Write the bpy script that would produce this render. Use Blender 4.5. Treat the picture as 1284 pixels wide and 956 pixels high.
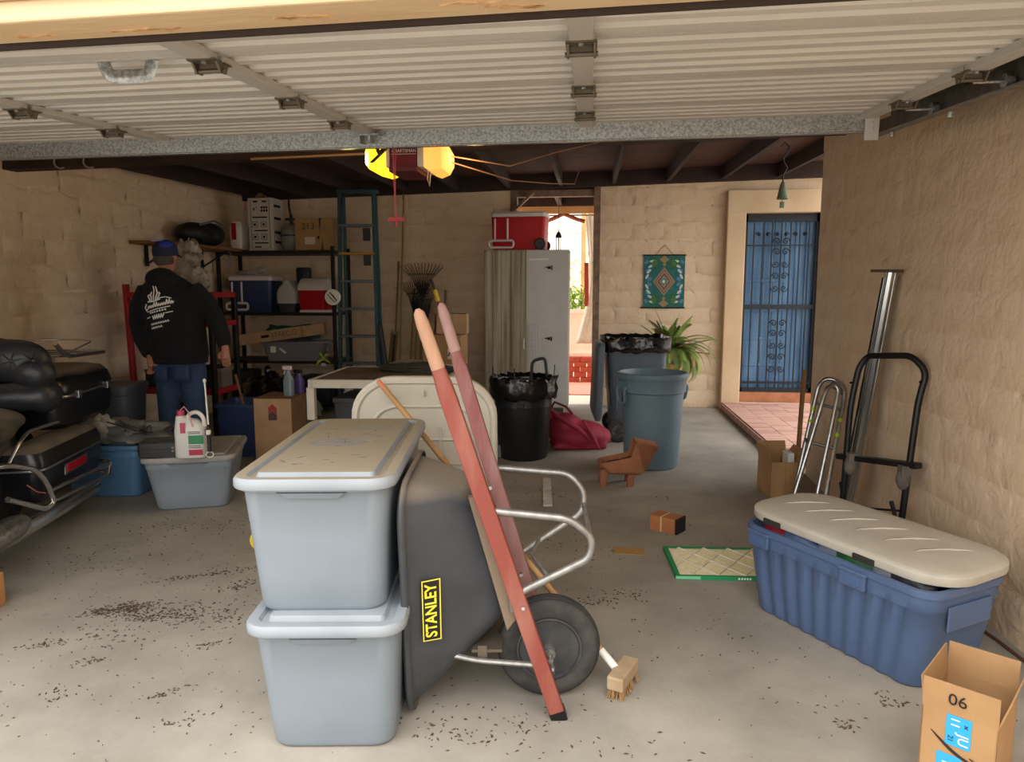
import bpy, bmesh, math, random
from mathutils import Vector as V, Matrix as Mx, noise
R = math.radians
S = bpy.context.scene
for o in list(bpy.data.objects):
    bpy.data.objects.remove(o)
col = S.collection
random.seed(7)
rnd = random.uniform

# ---------------------------------------------------------------- camera, sky, exposure
cam = bpy.data.cameras.new('camera'); camo = bpy.data.objects.new('camera', cam); col.objects.link(camo)
camo.location = (0, 0, 1.4)
camo.rotation_euler = (R(90 - 7.24), 0, R(6.3))
cam.sensor_fit = 'HORIZONTAL'; cam.sensor_width = 36; cam.lens = 890 / 1284 * 36
cam.clip_start = .05; cam.clip_end = 200
S.camera = camo
w = bpy.data.worlds.new('overcast_sky'); S.world = w; w.use_nodes = True
wn, wk_ = w.node_tree.nodes, w.node_tree.links; bg = wn['Background']; bg.inputs[1].default_value = 3.6
# overcast sky: zenith three times as bright as the horizon
wt = wn.new('ShaderNodeTexCoord'); ws = wn.new('ShaderNodeSeparateXYZ'); wm = wn.new('ShaderNodeMapRange'); wx = wn.new('ShaderNodeMix'); wx.data_type = 'RGBA'
wk_.new(wt.outputs['Generated'], ws.inputs[0]); wk_.new(ws.outputs[2], wm.inputs[0]); wm.inputs[1].default_value = 0; wm.inputs[2].default_value = 1
wx.inputs[6].default_value = (.34, .335, .325, 1); wx.inputs[7].default_value = (1.0, .985, .965, 1); wk_.new(wm.outputs[0], wx.inputs[0]); wk_.new(wx.outputs[2], bg.inputs[0])
S.view_settings.view_transform = 'Standard'; S.view_settings.look = 'None'
S.view_settings.exposure = .82; S.view_settings.gamma = 1; S.view_settings.use_curve_mapping = False
S.cycles.max_bounces = 10; S.cycles.diffuse_bounces = 6

# ---------------------------------------------------------------- colours and materials
def lin(h):
    h = h.lstrip('#'); c = [int(h[i:i+2], 16) / 255 for i in (0, 2, 4)]
    return tuple((x / 12.92 if x <= .04045 else ((x + .055) / 1.055) ** 2.4) for x in c) + (1,)
MATS = {}
def mat(name, c, rough=.6, metal=0., c2=None, vs=5., lo=.35, hi=.65, bump=0., bs=60., dust=None, dlo=.3, dhi=.7, ds=7., emit=None, es=1., alpha=1., trans=0., spec=.5, stretch=None, detail=4., coat=0., sss=0., lucent=0., bump2=0., bs2=8.):
    if name in MATS: return MATS[name]
    m = bpy.data.materials.new(name); m.use_nodes = True; nt = m.node_tree; n = nt.nodes; L = nt.links
    b = n['Principled BSDF']; b.inputs['Roughness'].default_value = rough; b.inputs['Metallic'].default_value = metal
    b.inputs['Specular IOR Level'].default_value = spec
    b.inputs['Base Color'].default_value = lin(c)
    if coat: b.inputs['Coat Weight'].default_value = coat
    tc = n.new('ShaderNodeTexCoord'); src = tc.outputs['Object']
    if stretch:
        mp = n.new('ShaderNodeMapping'); mp.inputs['Scale'].default_value = stretch; L.new(src, mp.inputs[0]); src = mp.outputs[0]
    out = None
    if c2:
        nz = n.new('ShaderNodeTexNoise'); nz.inputs['Scale'].default_value = vs; nz.inputs['Detail'].default_value = detail; nz.inputs['Roughness'].default_value = .6
        L.new(src, nz.inputs['Vector'])
        mr = n.new('ShaderNodeMapRange'); mr.inputs[1].default_value = lo; mr.inputs[2].default_value = hi; L.new(nz.outputs['Fac'], mr.inputs[0])
        mx = n.new('ShaderNodeMix'); mx.data_type = 'RGBA'; L.new(mr.outputs[0], mx.inputs[0])
        mx.inputs[6].default_value = lin(c); mx.inputs[7].default_value = lin(c2); out = mx.outputs[2]
    if dust:
        ge = n.new('ShaderNodeNewGeometry'); sx = n.new('ShaderNodeSeparateXYZ'); L.new(ge.outputs['Normal'], sx.inputs[0])
        nz = n.new('ShaderNodeTexNoise'); nz.inputs['Scale'].default_value = ds; nz.inputs['Detail'].default_value = 5; L.new(tc.outputs['Object'], nz.inputs['Vector'])
        a = n.new('ShaderNodeMath'); a.operation = 'MULTIPLY_ADD'; L.new(nz.outputs['Fac'], a.inputs[0]); a.inputs[1].default_value = .7; a.inputs[2].default_value = -.35
        s2 = n.new('ShaderNodeMath'); s2.operation = 'ADD'; L.new(sx.outputs[2], s2.inputs[0]); L.new(a.outputs[0], s2.inputs[1])
        mr = n.new('ShaderNodeMapRange'); mr.inputs[1].default_value = dlo; mr.inputs[2].default_value = dhi; L.new(s2.outputs[0], mr.inputs[0])
        mx = n.new('ShaderNodeMix'); mx.data_type = 'RGBA'; L.new(mr.outputs[0], mx.inputs[0])
        if out: L.new(out, mx.inputs[6])
        else: mx.inputs[6].default_value = lin(c)
        mx.inputs[7].default_value = lin(dust); out = mx.outputs[2]
        ra = n.new('ShaderNodeMapRange'); ra.inputs[3].default_value = rough; ra.inputs[4].default_value = .9; L.new(mr.outputs[0], ra.inputs[0]); L.new(ra.outputs[0], b.inputs['Roughness'])
    if out: L.new(out, b.inputs['Base Color'])
    if bump:
        nz = n.new('ShaderNodeTexNoise'); nz.inputs['Scale'].default_value = bs; nz.inputs['Detail'].default_value = 5; L.new(src, nz.inputs['Vector'])
        bp = n.new('ShaderNodeBump'); bp.inputs['Strength'].default_value = bump; bp.inputs['Distance'].default_value = .01
        L.new(nz.outputs['Fac'], bp.inputs['Height']); L.new(bp.outputs[0], b.inputs['Normal'])
        if bump2:
            n2 = n.new('ShaderNodeTexNoise'); n2.inputs['Scale'].default_value = bs2; n2.inputs['Detail'].default_value = 3; n2.inputs['Distortion'].default_value = .6
            gw = n.new('ShaderNodeNewGeometry'); L.new(gw.outputs['Position'], n2.inputs['Vector'])
            b2 = n.new('ShaderNodeBump'); b2.inputs['Strength'].default_value = bump2; b2.inputs['Distance'].default_value = .03; L.new(n2.outputs['Fac'], b2.inputs['Height']); L.new(b2.outputs[0], bp.inputs['Normal'])
    if emit:
        b.inputs['Emission Color'].default_value = lin(emit); b.inputs['Emission Strength'].default_value = es
    if trans: b.inputs['Transmission Weight'].default_value = trans
    if alpha < 1: b.inputs['Alpha'].default_value = alpha
    if sss:
        b.inputs['Subsurface Weight'].default_value = sss; b.inputs['Subsurface Radius'].default_value = (.01, .005, .003)
    if lucent:
        tl = n.new('ShaderNodeBsdfTranslucent'); tl.inputs[0].default_value = lin(c); ms = n.new('ShaderNodeMixShader'); ms.inputs[0].default_value = lucent
        L.new(b.outputs[0], ms.inputs[1]); L.new(tl.outputs[0], ms.inputs[2]); L.new(ms.outputs[0], n['Material Output'].inputs[0])
    MATS[name] = m
    return m

# ---------------------------------------------------------------- mesh building
def rot(rx=0, ry=0, rz=0): return Mx.Rotation(R(rz), 4, 'Z') @ Mx.Rotation(R(ry), 4, 'Y') @ Mx.Rotation(R(rx), 4, 'X')
def tr(x, y, z, rx=0, ry=0, rz=0): return Mx.Translation((x, y, z)) @ rot(rx, ry, rz)
def rrect(w, d, r, z=0, n=4, cx=0, cy=0):
    pts = []
    for qx, qy, a0 in ((1, 1, 0), (-1, 1, 90), (-1, -1, 180), (1, -1, 270)):
        for k in range(n + 1):
            a = R(a0 + 90 * k / n)
            pts.append((cx + qx * (w/2 - r) + r * math.cos(a), cy + qy * (d/2 - r) + r * math.sin(a), z))
    return pts
def ell(rx, ry, z=0, n=16, cx=0, cy=0): return [(cx + rx*math.cos(2*math.pi*k/n), cy + ry*math.sin(2*math.pi*k/n), z) for k in range(n)]
def fillet(pts, r, n=4, closed=False):
    pts = [V(p) for p in pts]; out = []; N = len(pts)
    for i, p in enumerate(pts):
        if not closed and i in (0, N-1): out.append(p); continue
        a, b = pts[i-1] - p, pts[(i+1) % N] - p
        ra = min(r, a.length*.45, b.length*.45); A = p + a.normalized()*ra; B = p + b.normalized()*ra
        for k in range(n+1):
            t = k/n; out.append(A*(1-t)**2 + p*2*t*(1-t) + B*t*t)
    return out
class MB:
    def __init__(s): s.v = []; s.f = []
    def add(s, vs, fs, T=None):
        b = len(s.v)
        s.v += [tuple(T @ V(p)) if T else tuple(p) for p in vs]
        s.f += [tuple(i + b for i in q) for q in fs]
        return s
    def box(s, x0, x1, y0, y1, z0, z1, T=None):
        return s.add([(x0,y0,z0),(x1,y0,z0),(x1,y1,z0),(x0,y1,z0),(x0,y0,z1),(x1,y0,z1),(x1,y1,z1),(x0,y1,z1)],
                     [(0,3,2,1),(4,5,6,7),(0,1,5,4),(1,2,6,5),(2,3,7,6),(3,0,4,7)], T)
    def cb(s, c, size, rx=0, ry=0, rz=0):
        a, b, d = size[0]/2, size[1]/2, size[2]/2
        return s.box(-a, a, -b, b, -d, d, tr(*c, rx, ry, rz))
    def bar(s, p, q, w, h=None, up=(0,0,1)):
        p, q = V(p), V(q); z = (q-p); L = z.length; z.normalize(); u = V(up)
        if abs(z.dot(u)) > .98: u = V((1,0,0))
        x = u.cross(z).normalized(); y = z.cross(x); h = h or w
        T = Mx((( x.x,y.x,z.x,p.x),(x.y,y.y,z.y,p.y),(x.z,y.z,z.z,p.z),(0,0,0,1)))
        return s.box(-w/2, w/2, -h/2, h/2, 0, L, T)
    def loft(s, rings, c0=True, c1=True, closed=True, T=None):
        n = len(rings[0]); vs = [p for r in rings for p in r]; fs = []
        for i in range(len(rings)-1):
            for k in range(n if closed else n-1):
                k2 = (k+1) % n
                fs.append((i*n+k, i*n+k2, (i+1)*n+k2, (i+1)*n+k))
        if c0: fs.append(tuple(reversed(range(n))))
        if c1: fs.append(tuple(range((len(rings)-1)*n, len(rings)*n)))
        return s.add(vs, fs, T)
    def tube(s, pts, r, n=8, closed=False, flat=None, T=None):
        pts = [V(p) for p in pts]; N = len(pts); rings = []
        rr = r if isinstance(r, (list, tuple)) else [r]*N
        t0 = (pts[1]-pts[0]).normalized(); u = V((0,0,1)) if abs(t0.z) < .9 else V((1,0,0)); x = u.cross(t0).normalized()
        for i in range(N):
            if closed: t = pts[(i+1) % N] - pts[i-1]
            else: t = pts[min(i+1, N-1)] - pts[max(i-1, 0)]
            if t.length < 1e-9: t = t0
            t = t.normalized(); x = (x - t*x.dot(t)).normalized(); y = t.cross(x)
            fx = flat or 1
            rings.append([pts[i] + x*(rr[i]*fx*math.cos(2*math.pi*k/n)) + y*(rr[i]*math.sin(2*math.pi*k/n)) for k in range(n)])
        if closed: rings.append(rings[0])
        return s.loft(rings, not closed, not closed, T=T)
    def lathe(s, prof, n=24, T=None):
        rings = [[(r*math.cos(2*math.pi*k/n), r*math.sin(2*math.pi*k/n), z) for k in range(n)] for r, z in prof]
        return s.loft(rings, prof[0][0] > 0, prof[-1][0] > 0, T=T)
    def cyl(s, p, q, r, n=12): return s.tube([p, q], r, n)
    def prism(s, poly, z0, z1, T=None):
        n = len(poly); vs = [(x,y,z0) for x,y in poly] + [(x,y,z1) for x,y in poly]
        return s.add(vs, [tuple(reversed(range(n))), tuple(range(n, 2*n))] + [(k, (k+1) % n, n+(k+1) % n, n+k) for k in range(n)], T)
    def ball(s, c, rx, ry=None, rz=None, nu=14, nv=9, T=None):
        ry = ry or rx; rz = rz or rx; c = V(c)
        rings = []
        for j in range(nv+1):
            a = math.pi*j/nv; q = max(math.sin(a), 1e-3); rings.append([(c.x+rx*q*math.cos(2*math.pi*k/nu), c.y+ry*q*math.sin(2*math.pi*k/nu), c.z-rz*math.cos(a)) for k in range(nu)])
        return s.loft(rings, True, True, T=T)
    def grid(s, fn, nu, nv, th=0.):
        vs = []; fs = []
        for j in range(nv+1):
            for i in range(nu+1): vs.append(tuple(fn(i/nu, j/nv)))
        for j in range(nv):
            for i in range(nu):
                a = j*(nu+1)+i; fs.append((a, a+1, a+nu+2, a+nu+1))
        return s.add(vs, fs)
    def mesh(s, name, smooth=35):
        me = bpy.data.meshes.new(name); me.from_pydata(s.v, [], s.f)
        bm = bmesh.new(); bm.from_mesh(me)
        bmesh.ops.remove_doubles(bm, verts=bm.verts, dist=1e-6) if False else None
        bmesh.ops.recalc_face_normals(bm, faces=bm.faces); bm.to_mesh(me); bm.free()
        if smooth:
            me.shade_smooth(); me.set_sharp_from_angle(angle=R(smooth))
        me.update(); return me
def link(name, me, m, parent=None, loc=None, rotz=0, label=None):
    o = bpy.data.objects.new(name, me); col.objects.link(o)
    if m and not me.materials: me.materials.append(m)
    if parent: o.parent = parent
    if loc: o.location = loc
    if rotz: o.rotation_euler.z = R(rotz)
    if label: o['label'] = label
    return o
def part(name, mb, m, parent=None, smooth=35, bevel=0., label=None, T=None, remesh=0., solid=0., sub=0, seg=2, smo=0):
    o = link(name, mb.mesh(name, smooth), m, parent, label=label)
    if T is not None: o.matrix_local = T
    if remesh:
        q = o.modifiers.new('remesh', 'REMESH'); q.mode = 'VOXEL'; q.voxel_size = remesh; q.use_smooth_shade = True
        q = o.modifiers.new('smooth', 'SMOOTH'); q.factor = .5; q.iterations = smo or 6
    if solid: q = o.modifiers.new('solid', 'SOLIDIFY'); q.thickness = solid; q.offset = 0
    if bevel:
        q = o.modifiers.new('bevel', 'BEVEL'); q.width = bevel; q.segments = seg; q.limit_method = 'ANGLE'; q.angle_limit = R(40); q.harden_normals = False
    if sub: q = o.modifiers.new('subsurf', 'SUBSURF'); q.levels = q.render_levels = sub
    return o
def tag(o, label, cat, group=None):
    o['label'] = label; o['category'] = cat
    if group: o['group'] = group
    return o
def thing(name, label, cat, loc=(0,0,0), rz=0, group=None, rx=0, ry=0):
    o = bpy.data.objects.new(name, None); col.objects.link(o); o.empty_display_size = .05
    o.matrix_world = tr(*loc, rx, ry, rz)
    return tag(o, label, cat, group)
def struct(o): o['kind'] = 'structure'; return o
def sroot(name, loc=(0,0,0), rz=0, rx=0, ry=0):
    o = bpy.data.objects.new(name, None); col.objects.link(o); o.matrix_world = tr(*loc, rx, ry, rz); o['kind'] = 'structure'; return o
def text(body, size, m, parent, T, name='lettering', ext=.0004, bold=0., sx=1., label=None):
    cu = bpy.data.curves.new('t', 'FONT'); cu.body = body; cu.size = size; cu.extrude = ext; cu.offset = bold; cu.align_x = 'CENTER'; cu.align_y = 'CENTER'
    o = bpy.data.objects.new('t', cu); col.objects.link(o); dg = bpy.context.evaluated_depsgraph_get()
    me = bpy.data.meshes.new_from_object(o.evaluated_get(dg)); bpy.data.objects.remove(o); bpy.data.curves.remove(cu)
    me.materials.clear(); me.transform(Mx.Diagonal((sx,1,1,1)))
    q = link(name, me, m, parent, label=label); q.matrix_local = T; return q
FRONT = rot(90, 0, 0)       # text lying in XZ plane, read from -Y
def copy_tree(o, parent=None):
    c = o.copy(); col.objects.link(c); c.parent = parent
    for ch in list(o.children): copy_tree(ch, c)
    return c

M_WALL = mat('tan_painted_block', 'e5cdb0', .9, c2='d8bc9b', vs=2.2, bump=.45, bs=38, bump2=.5, bs2=6)
M_FLOOR = mat('garage_concrete', '847e74', .88, c2='a59e92', vs=1.3, bump=.12, bs=30, detail=8)
M_WOODDK = mat('dark_brown_timber', '3a2620', .8, c2='2c1c18', vs=6, stretch=(1,.15,1))
M_PEACH = mat('peach_painted_wood', 'dcc19c', .75, c2='cfae86', vs=3, stretch=(.3,1,1), bump=.3, bs=30)
M_CARD = mat('cardboard', 'b18c5f', .85, c2='a37e54', vs=8)
M_CARDL = mat('light_cardboard', 'bf9c78', .85, c2='b28f6b', vs=6)
M_CARDDK = mat('cardboard_inside', 'a07a50', .9, c2='8f6b44', vs=8)
M_BLACK = mat('black_plastic', '141416', .45, c2='1b1b1e')
M_BLACKM = mat('black_steel', '18181a', .4, .3)
M_CHROME = mat('chrome', 'd8d8d8', .14, 1.)
M_ALU = mat('aluminium', 'c4c6c6', .3, 1., c2='a9abab', vs=30)
M_GALV = mat('galvanised_steel', 'c0c2c0', .42, .85, c2='8d9090', vs=90, detail=2)
M_WHITEP = mat('white_plastic', 'e6e2d8', .5)
M_INK = mat('black_ink', '1a1613', .8)
M_WHITEINK = mat('white_ink', 'e8e8e4', .8)
M_RED = mat('red_plastic', 'b00a1c', .45, spec=.25)
M_RUBBER = mat('rubber', '2e2c2b', .8, c2='46433f', vs=12)
M_WOODLT = mat('pale_wood', 'c39a66', .7, c2='a97f4e', vs=8, stretch=(1,1,.15))
# ================================================================ the setting
YB = 8.7
def zr(x, y): return 2.64 + .025*x + .03*(y - 8.6)      # underside of the rafters

mb = MB().box(-14, 14, -16, YB + .05, -.2, 0); struct(part('floor', mb, M_FLOOR, smooth=0))
mb = MB().box(-14, 14, YB + .05, 24, -.2, -.01)
struct(part('floor_patio', mb, mat('patio_concrete', 'd0c6b6', .9, c2='c2b7a6', vs=2), smooth=0))

# ---- slump block walls: a backing slab, every block a piece of its own
def block_mesh(bl, ch, relief, fill, seed):
    nx, nz = 8, 5; mb = MB(); sd = V((seed*7.3, seed*3.1, seed*1.7))
    def fn(u, v):
        i, j = round(u*nx), round(v*nz); x, z = (u-.5)*(bl+.004), (v-.5)*(ch+.004)
        edge = i in (0, nx) or j in (0, nz)
        nn = noise.noise(V((x*9, z*9, 0)) + sd); n2 = noise.noise(V((x*22, z*22, 3)) + sd)
        d = relief*(1 + .5*nn + .25*n2)
        if edge:
            s = noise.noise(V((x*6, z*14, 9)) + sd)*.5 + .5
            d = relief*(.8 if s < fill+(.16 if i in (0, nx) and j not in (0, nz) else 0) else -.6)
        else:
            x += n2*.004; z += nn*.006
        return (x, -d, z)
    return mb.grid(fn, nx, nz).mesh('wall_block', 180)
def block_wall(parent, o, rz, L, Hh, n, c, relief, fill, skip=None, m=None):
    bl, ch = L/n, Hh/c; c_, s_ = math.cos(R(rz)), math.sin(R(rz)); m = m or M_WALL
    var = [block_mesh(bl, ch, relief, fill, k+n) for k in range(10)]; hv = [block_mesh(bl/2, ch, relief, fill, k+40) for k in range(4)]
    for j in range(c):
        spans = [(i*bl, 0) for i in range(n)] if j % 2 == 0 else [(0, 1)] + [((i+.5)*bl, 0) for i in range(n-1)] + [((n-.5)*bl, 1)]
        for a, half in spans:
            ln = bl/2 if half else bl; u = a + ln/2; z = (j+.5)*ch
            if skip and skip(u, z): continue
            b = link('wall_block', random.choice(hv if half else var), m, parent, (o[0]+u*c_, o[1]+u*s_, o[2]+z), rz)
            if random.random() < .5: b.scale = (1, rnd(.85, 1.2), 1)
XL, XR = -4.35, 1.70
wl = struct(part('wall_left', MB().box(XL-.2, XL, 1.5, YB+.2, 0, 2.75), M_WALL, smooth=0))
block_wall(wl, (XL, 3.2, 0), 90, 5.5, 2.6, 13, 13, .02, .5)
wb = struct(part('wall_back', MB().box(XL, -.98, YB, YB+.2, 0, 2.78).box(.09, 4.0, YB, YB+.2, 0, .0001).box(.09, 1.60, YB, YB+.2, 0, 2.85).box(1.60, 2.75, YB, YB+.2, 2.3, 2.9).box(2.75, 4.5, YB, YB+.2, 0, 2.9), M_WALL, smooth=0))
block_wall(wb, (XL, YB, 0), 0, 3.37, 2.6, 8, 13, .016, .55)
block_wall(wb, (.09, YB, 0), 0, 1.5, 2.8, 4, 14, .013, .55)
block_wall(wb, (1.54, YB, 2.56), 0, 1.3, .28, 3, 1, .006, .8)
mb = MB()
mb.loft([[(XR, -.5, z), (XR, 4.2, z), (XR-.01-.05*(1-z/2.6), 5.1, z), (XR+.03-.07*(1-z/2.6), 5.56, z), (XR+.25, 5.60, z), (XR+.25, -.5, z)] for z in (0, .8, 1.7, 2.5, 2.8)])
wr = struct(part('wall_right', mb, M_WALL, smooth=60))
block_wall(wr, (XR, 4.2, 0), -90, 3.7, 2.6, 9, 13, .010, .72)
block_wall(wr, (XR-.035, 5.50, 0), -88.4, 1.30, 2.6, 3, 13, .012, .7)

# ---- ceiling: deck and rafters
mb = MB(); xs = (-4.8, 2.8); ys = (1.5, 9.0)
mb.add([(x, y, zr(x, y)+.15+dz) for dz in (0, .08) for y in ys for x in xs], [(0,1,3,2),(4,6,7,5),(0,4,5,1),(2,3,7,6),(0,2,6,4),(1,5,7,3)])
M_DECK = mat('brown_roof_boards', '56382c', .85, c2='452c24', vs=5, stretch=(.15,1,1))
ce = struct(part('ceiling', mb, M_DECK, smooth=0))
for k in range(12):
    x = -4.71 + .62*k
    if x > 2.75: break
    mb = MB(); y0, y1 = 1.62, 8.68
    mb.add([(x+sx, y, zr(x, y)+dz) for y in (y0, y1) for sx, dz in ((-.02,0),(.02,0),(.02,.15),(-.02,.15))], [(0,1,2,3),(4,7,6,5),(0,4,5,1),(1,5,6,2),(2,6,7,3),(3,7,4,0)])
    part('rafter', mb, M_WOODDK, ce, 0)
mb = MB()
for x0, x1 in ((-4.34, 2.8),):
    mb.add([(x, y, zr(x, 8.6)+dz) for x in (x0, x1) for y, dz in ((8.62,-.02),(8.69,-.02),(8.69,.16),(8.62,.16))], [(0,1,2,3),(4,7,6,5),(0,4,5,1),(1,5,6,2),(2,6,7,3),(3,7,4,0)])
part('wall_plate', mb, M_WOODDK, ce, 0)
# main beam across the garage
mb = MB(); zb = lambda x: 2.385 + .022*x
mb.add([(x, y, zb(x)+dz) for x in (-4.34, 1.66) for y, dz in ((4.95,0),(5.08,0),(5.08,.3),(4.95,.3))], [(0,1,2,3),(4,7,6,5),(0,4,5,1),(1,5,6,2),(2,6,7,3),(3,7,4,0)])
beam = struct(part('ceiling_beam', mb, M_WOODDK, smooth=0, bevel=.004))
# doorway framing in the back wall
M_FRAMEW = mat('weathered_door_frame', '8d7561', .85, c2='6b5648', vs=10)
mb = MB().box(-.98, -.9, YB-.02, YB+.18, 0, 2.62).box(.02, .1, YB-.03, YB+.2, 0, 2.66).box(-.98, .1, YB, YB+.1, 2.52, 2.6)
fr = struct(part('trim_1', mb, M_FRAMEW, smooth=0, bevel=.006))
part('post_brace', MB().bar((-.94, YB-.03, 2.35), (-.7, YB-.03, 2.57), .07, .03), M_FRAMEW, fr, 0)

# ---- header over the garage opening
hd = sroot('trim_header', (0, 1.5, 1.988), ry=-.95)
part('fascia_board', MB().box(-4.9, 2.3, -.05, -.012, .045, .4), M_PEACH, hd, 0, .004)
part('soffit_board', MB().box(-4.9, 2.3, -.03, .055, 0, .045), M_PEACH, hd, 0, .006)
part('soffit_board', MB().box(-4.9, 2.3, .058, .12, .012, .06), M_PEACH, hd, 0, .006)
part('weather_strip', MB().box(-4.9, 2.3, .122, .14, .004, .06), mat('dark_weather_strip', '3b2f28', .8), hd, 0)
random.seed(3)
M_PEEL = mat('peeled_paint_patch', 'b98f62', .9, c2='d8b285', vs=30)
for k in range(14):                                # curled flakes of old paint
    x = rnd(-1.5, .6); y = rnd(-.02, .1); mb = MB(); pts = [(x + rnd(-.03,.07)*1.4, y+rnd(-.004,.004)) for _ in range(2)]
    n = 7; mb.prism([(x+.07*math.cos(a)*rnd(.3,1.2), y+.004*math.sin(a)*rnd(.2,1.6)+.006*math.sin(3*a+k)) for a in [2*math.pi*i/n for i in range(n)]], -.003 + (.012 if y > .056 else 0), .002 + (.012 if y > .056 else 0))
    part('paint_flake', mb, M_PEEL, hd, 0)
mb = MB().box(-4.9, 2.3, 1.46, 1.5, 2.38, 3.0); struct(part('wall_front', mb, M_WALL, smooth=0))
struct(part('wall_front', MB().box(-6.5, -3.75, 1.5, 1.7, 0, 2.38), M_WALL, smooth=0))

# ---- sectional garage door, raised
M_DOOR = mat('cream_door_steel', 'd3cec6', .55, c2='bfb9b0', vs=4, stretch=(.1,1,1), detail=6)
M_STILE = mat('door_stile_steel', 'c6c1b8', .5, .2)
M_HINGE = mat('hinge_steel', '6d6456', .5, .6)
gd = sroot('door_1', (0, 1.85, 2.08), rx=4.2, ry=-.5)
XD0, XD1 = -3.52, 1.27
secs = [(-.24, .18), (.18, .75), (.75, 1.27), (1.27, 1.70)]
stx = [-3.24, -2.17, -1.1, -.035]
def hinge(parent, x, y):
    mb = MB()
    mb.box(x-.042, x+.042, y-.05, y-.008, -.036, -.031).box(x-.042, x+.042, y+.008, y+.05, -.036, -.031)
    for sx in (-1, 1):
        mb.prism([(y-.035, -.033), (y-.012, -.062), (y+.02, -.062), (y+.035, -.033)], x+sx*.036-.003, x+sx*.036+.003, Mx(((0,0,1,0),(1,0,0,0),(0,1,0,0),(0,0,0,1))))
    mb.cyl((x-.045, y, -.055), (x+.045, y, -.055), .007)
    mb.box(x-.03, x+.03, y-.004, y+.012, -.05, -.033)
    h = part('hinge', mb, M_HINGE, parent, 30)
    part('bolt', MB().cyl((x, y-.03, -.032), (x, y-.03, -.042), .008, 6).cyl((x, y+.03, -.032), (x, y+.03, -.042), .008, 6), M_GALV, h if False else parent, 30)
for k, (a, b) in enumerate(secs):
    prof = [(a+.004, .02), (a+.004, -.012), (a+.03, -.012)]
    y = a+.03; n = max(2, round((b-a-.06)/.1)); p = (b-a-.06)/n
    for i in range(n):
        prof += [(y+p*.08, .004), (y+p*.2, .004), (y+p*.26, .0), (y+p*.34, .004), (y+p*.5, .004), (y+p*.58, -.010), (y+p*.94, -.012)]; y += p
    prof += [(b-.03, -.012), (b-.004, -.012), (b-.004, .02), (b-.004, .04), (a+.004, .04)]
    mb = MB(); mb.loft([[(x, yy, zz) for yy, zz in prof] for x in (XD0, XD1)])
    sec = part('door_section', mb, M_DOOR, gd, 25)
    for x in stx:
        part('stile', MB().box(x-.033, x+.033, a+.012, b-.012, -.032, -.008), M_STILE, sec, 0, .003)
    for x0, x1 in ((XD0, XD0+.06), (XD1-.06, XD1)):
        part('end_stile', MB().box(x0, x1, a+.006, b-.006, -.036, -.006), M_STILE, sec, 0, .003)
for k in (1, 2, 3):
    y = secs[k][0]
    for x in stx + [XD0+.03, XD1-.03]: hinge(gd, x, y)
mb = MB().box(XD0, XD1, 1.675, 1.69, -.085, -.005).box(XD0, XD1, 1.69, 1.74, -.09, -.084).box(XD0, XD1, 1.735, 1.74, -.084, -.06)
part('galvanised_strut', mb, M_GALV, gd, 0, .002, label='spangled galvanised steel strut along the far edge')
mb = MB().box(-1.17, -1.03, 1.60, 1.68, -.042, -.034).box(-1.13, -1.12, 1.60, 1.68, -.075, -.034).box(-1.08, -1.07, 1.6, 1.68, -.075, -.034)
part('operator_bracket', mb, M_GALV, gd, 0)
mb = MB().tube(fillet([(-1.44,.2,-.01), (-1.425,.2,-.055), (-1.30,.2,-.055), (-1.285,.2,-.01)], .03), .02, 8, flat=.35)
part('lift_handle', mb, M_GALV, gd, 40)
for x, t in ((XD1+.01, 1),):
    mb = MB().box(x-.05, x+.012, 1.655, 1.668, -.13, -.01).box(x-.025, x-.012, 1.65, 1.656, -.09, -.05)
    part('top_roller_bracket', mb, M_STILE, gd, 0, .003)
for k in (1, 2, 3):
    y = secs[k][0]
    mb = MB().cyl((XD1-.02, y+.01, -.06), (XD1+.10, y+.01, -.06), .006).cyl((XD1+.075, y+.01, -.06), (XD1+.10, y+.01, -.06), .024, 14)
    part('roller', mb, M_GALV, gd, 40)
# tracks carrying the door
def track(x, sgn, lab):
    t = thing('door_track', lab, 'track', (x, 1.85, 2.08), rx=4.2, group='overhead door tracks')
    s = sgn
    prof = [(0, -.025), (.004*s, -.03), (.045*s, -.03), (.05*s, -.025), (.05*s, .05), (.045*s, .05), (.046*s, -.024), (.004*s, -.024)]
    mb = MB().loft([[(px, y, pz-.045) for px, pz in prof] for y in (-.3, 1.95)])
    part('rail', mb, mat('dull_track_steel', '8f8a80', .5, .7, c2='75706a', vs=20), t, 0)
    mb = MB().box(.05*s, .056*s, .2, 1.8, -.02, .06).box(.056*s, .11*s, .2, 1.8, -.02, -.014)
    part('angle_iron', mb, mat('angle_iron_steel', '7d776c', .55, .6), t, 0)
    for y in (.55, 1.1, 1.7): part('hanger', MB().box(.05*s, .08*s, y-.02, y+.02, -.05, .6), M_HINGE, t, 0)
    for y in (.6, 1.2, 1.75): part('bolt', MB().cyl((.045*s, y, -.07), (.045*s, y, -.095), .012, 8), M_GALV, t, 40)
track(1.34, 1, 'grey steel overhead door track along the right wall')

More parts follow.
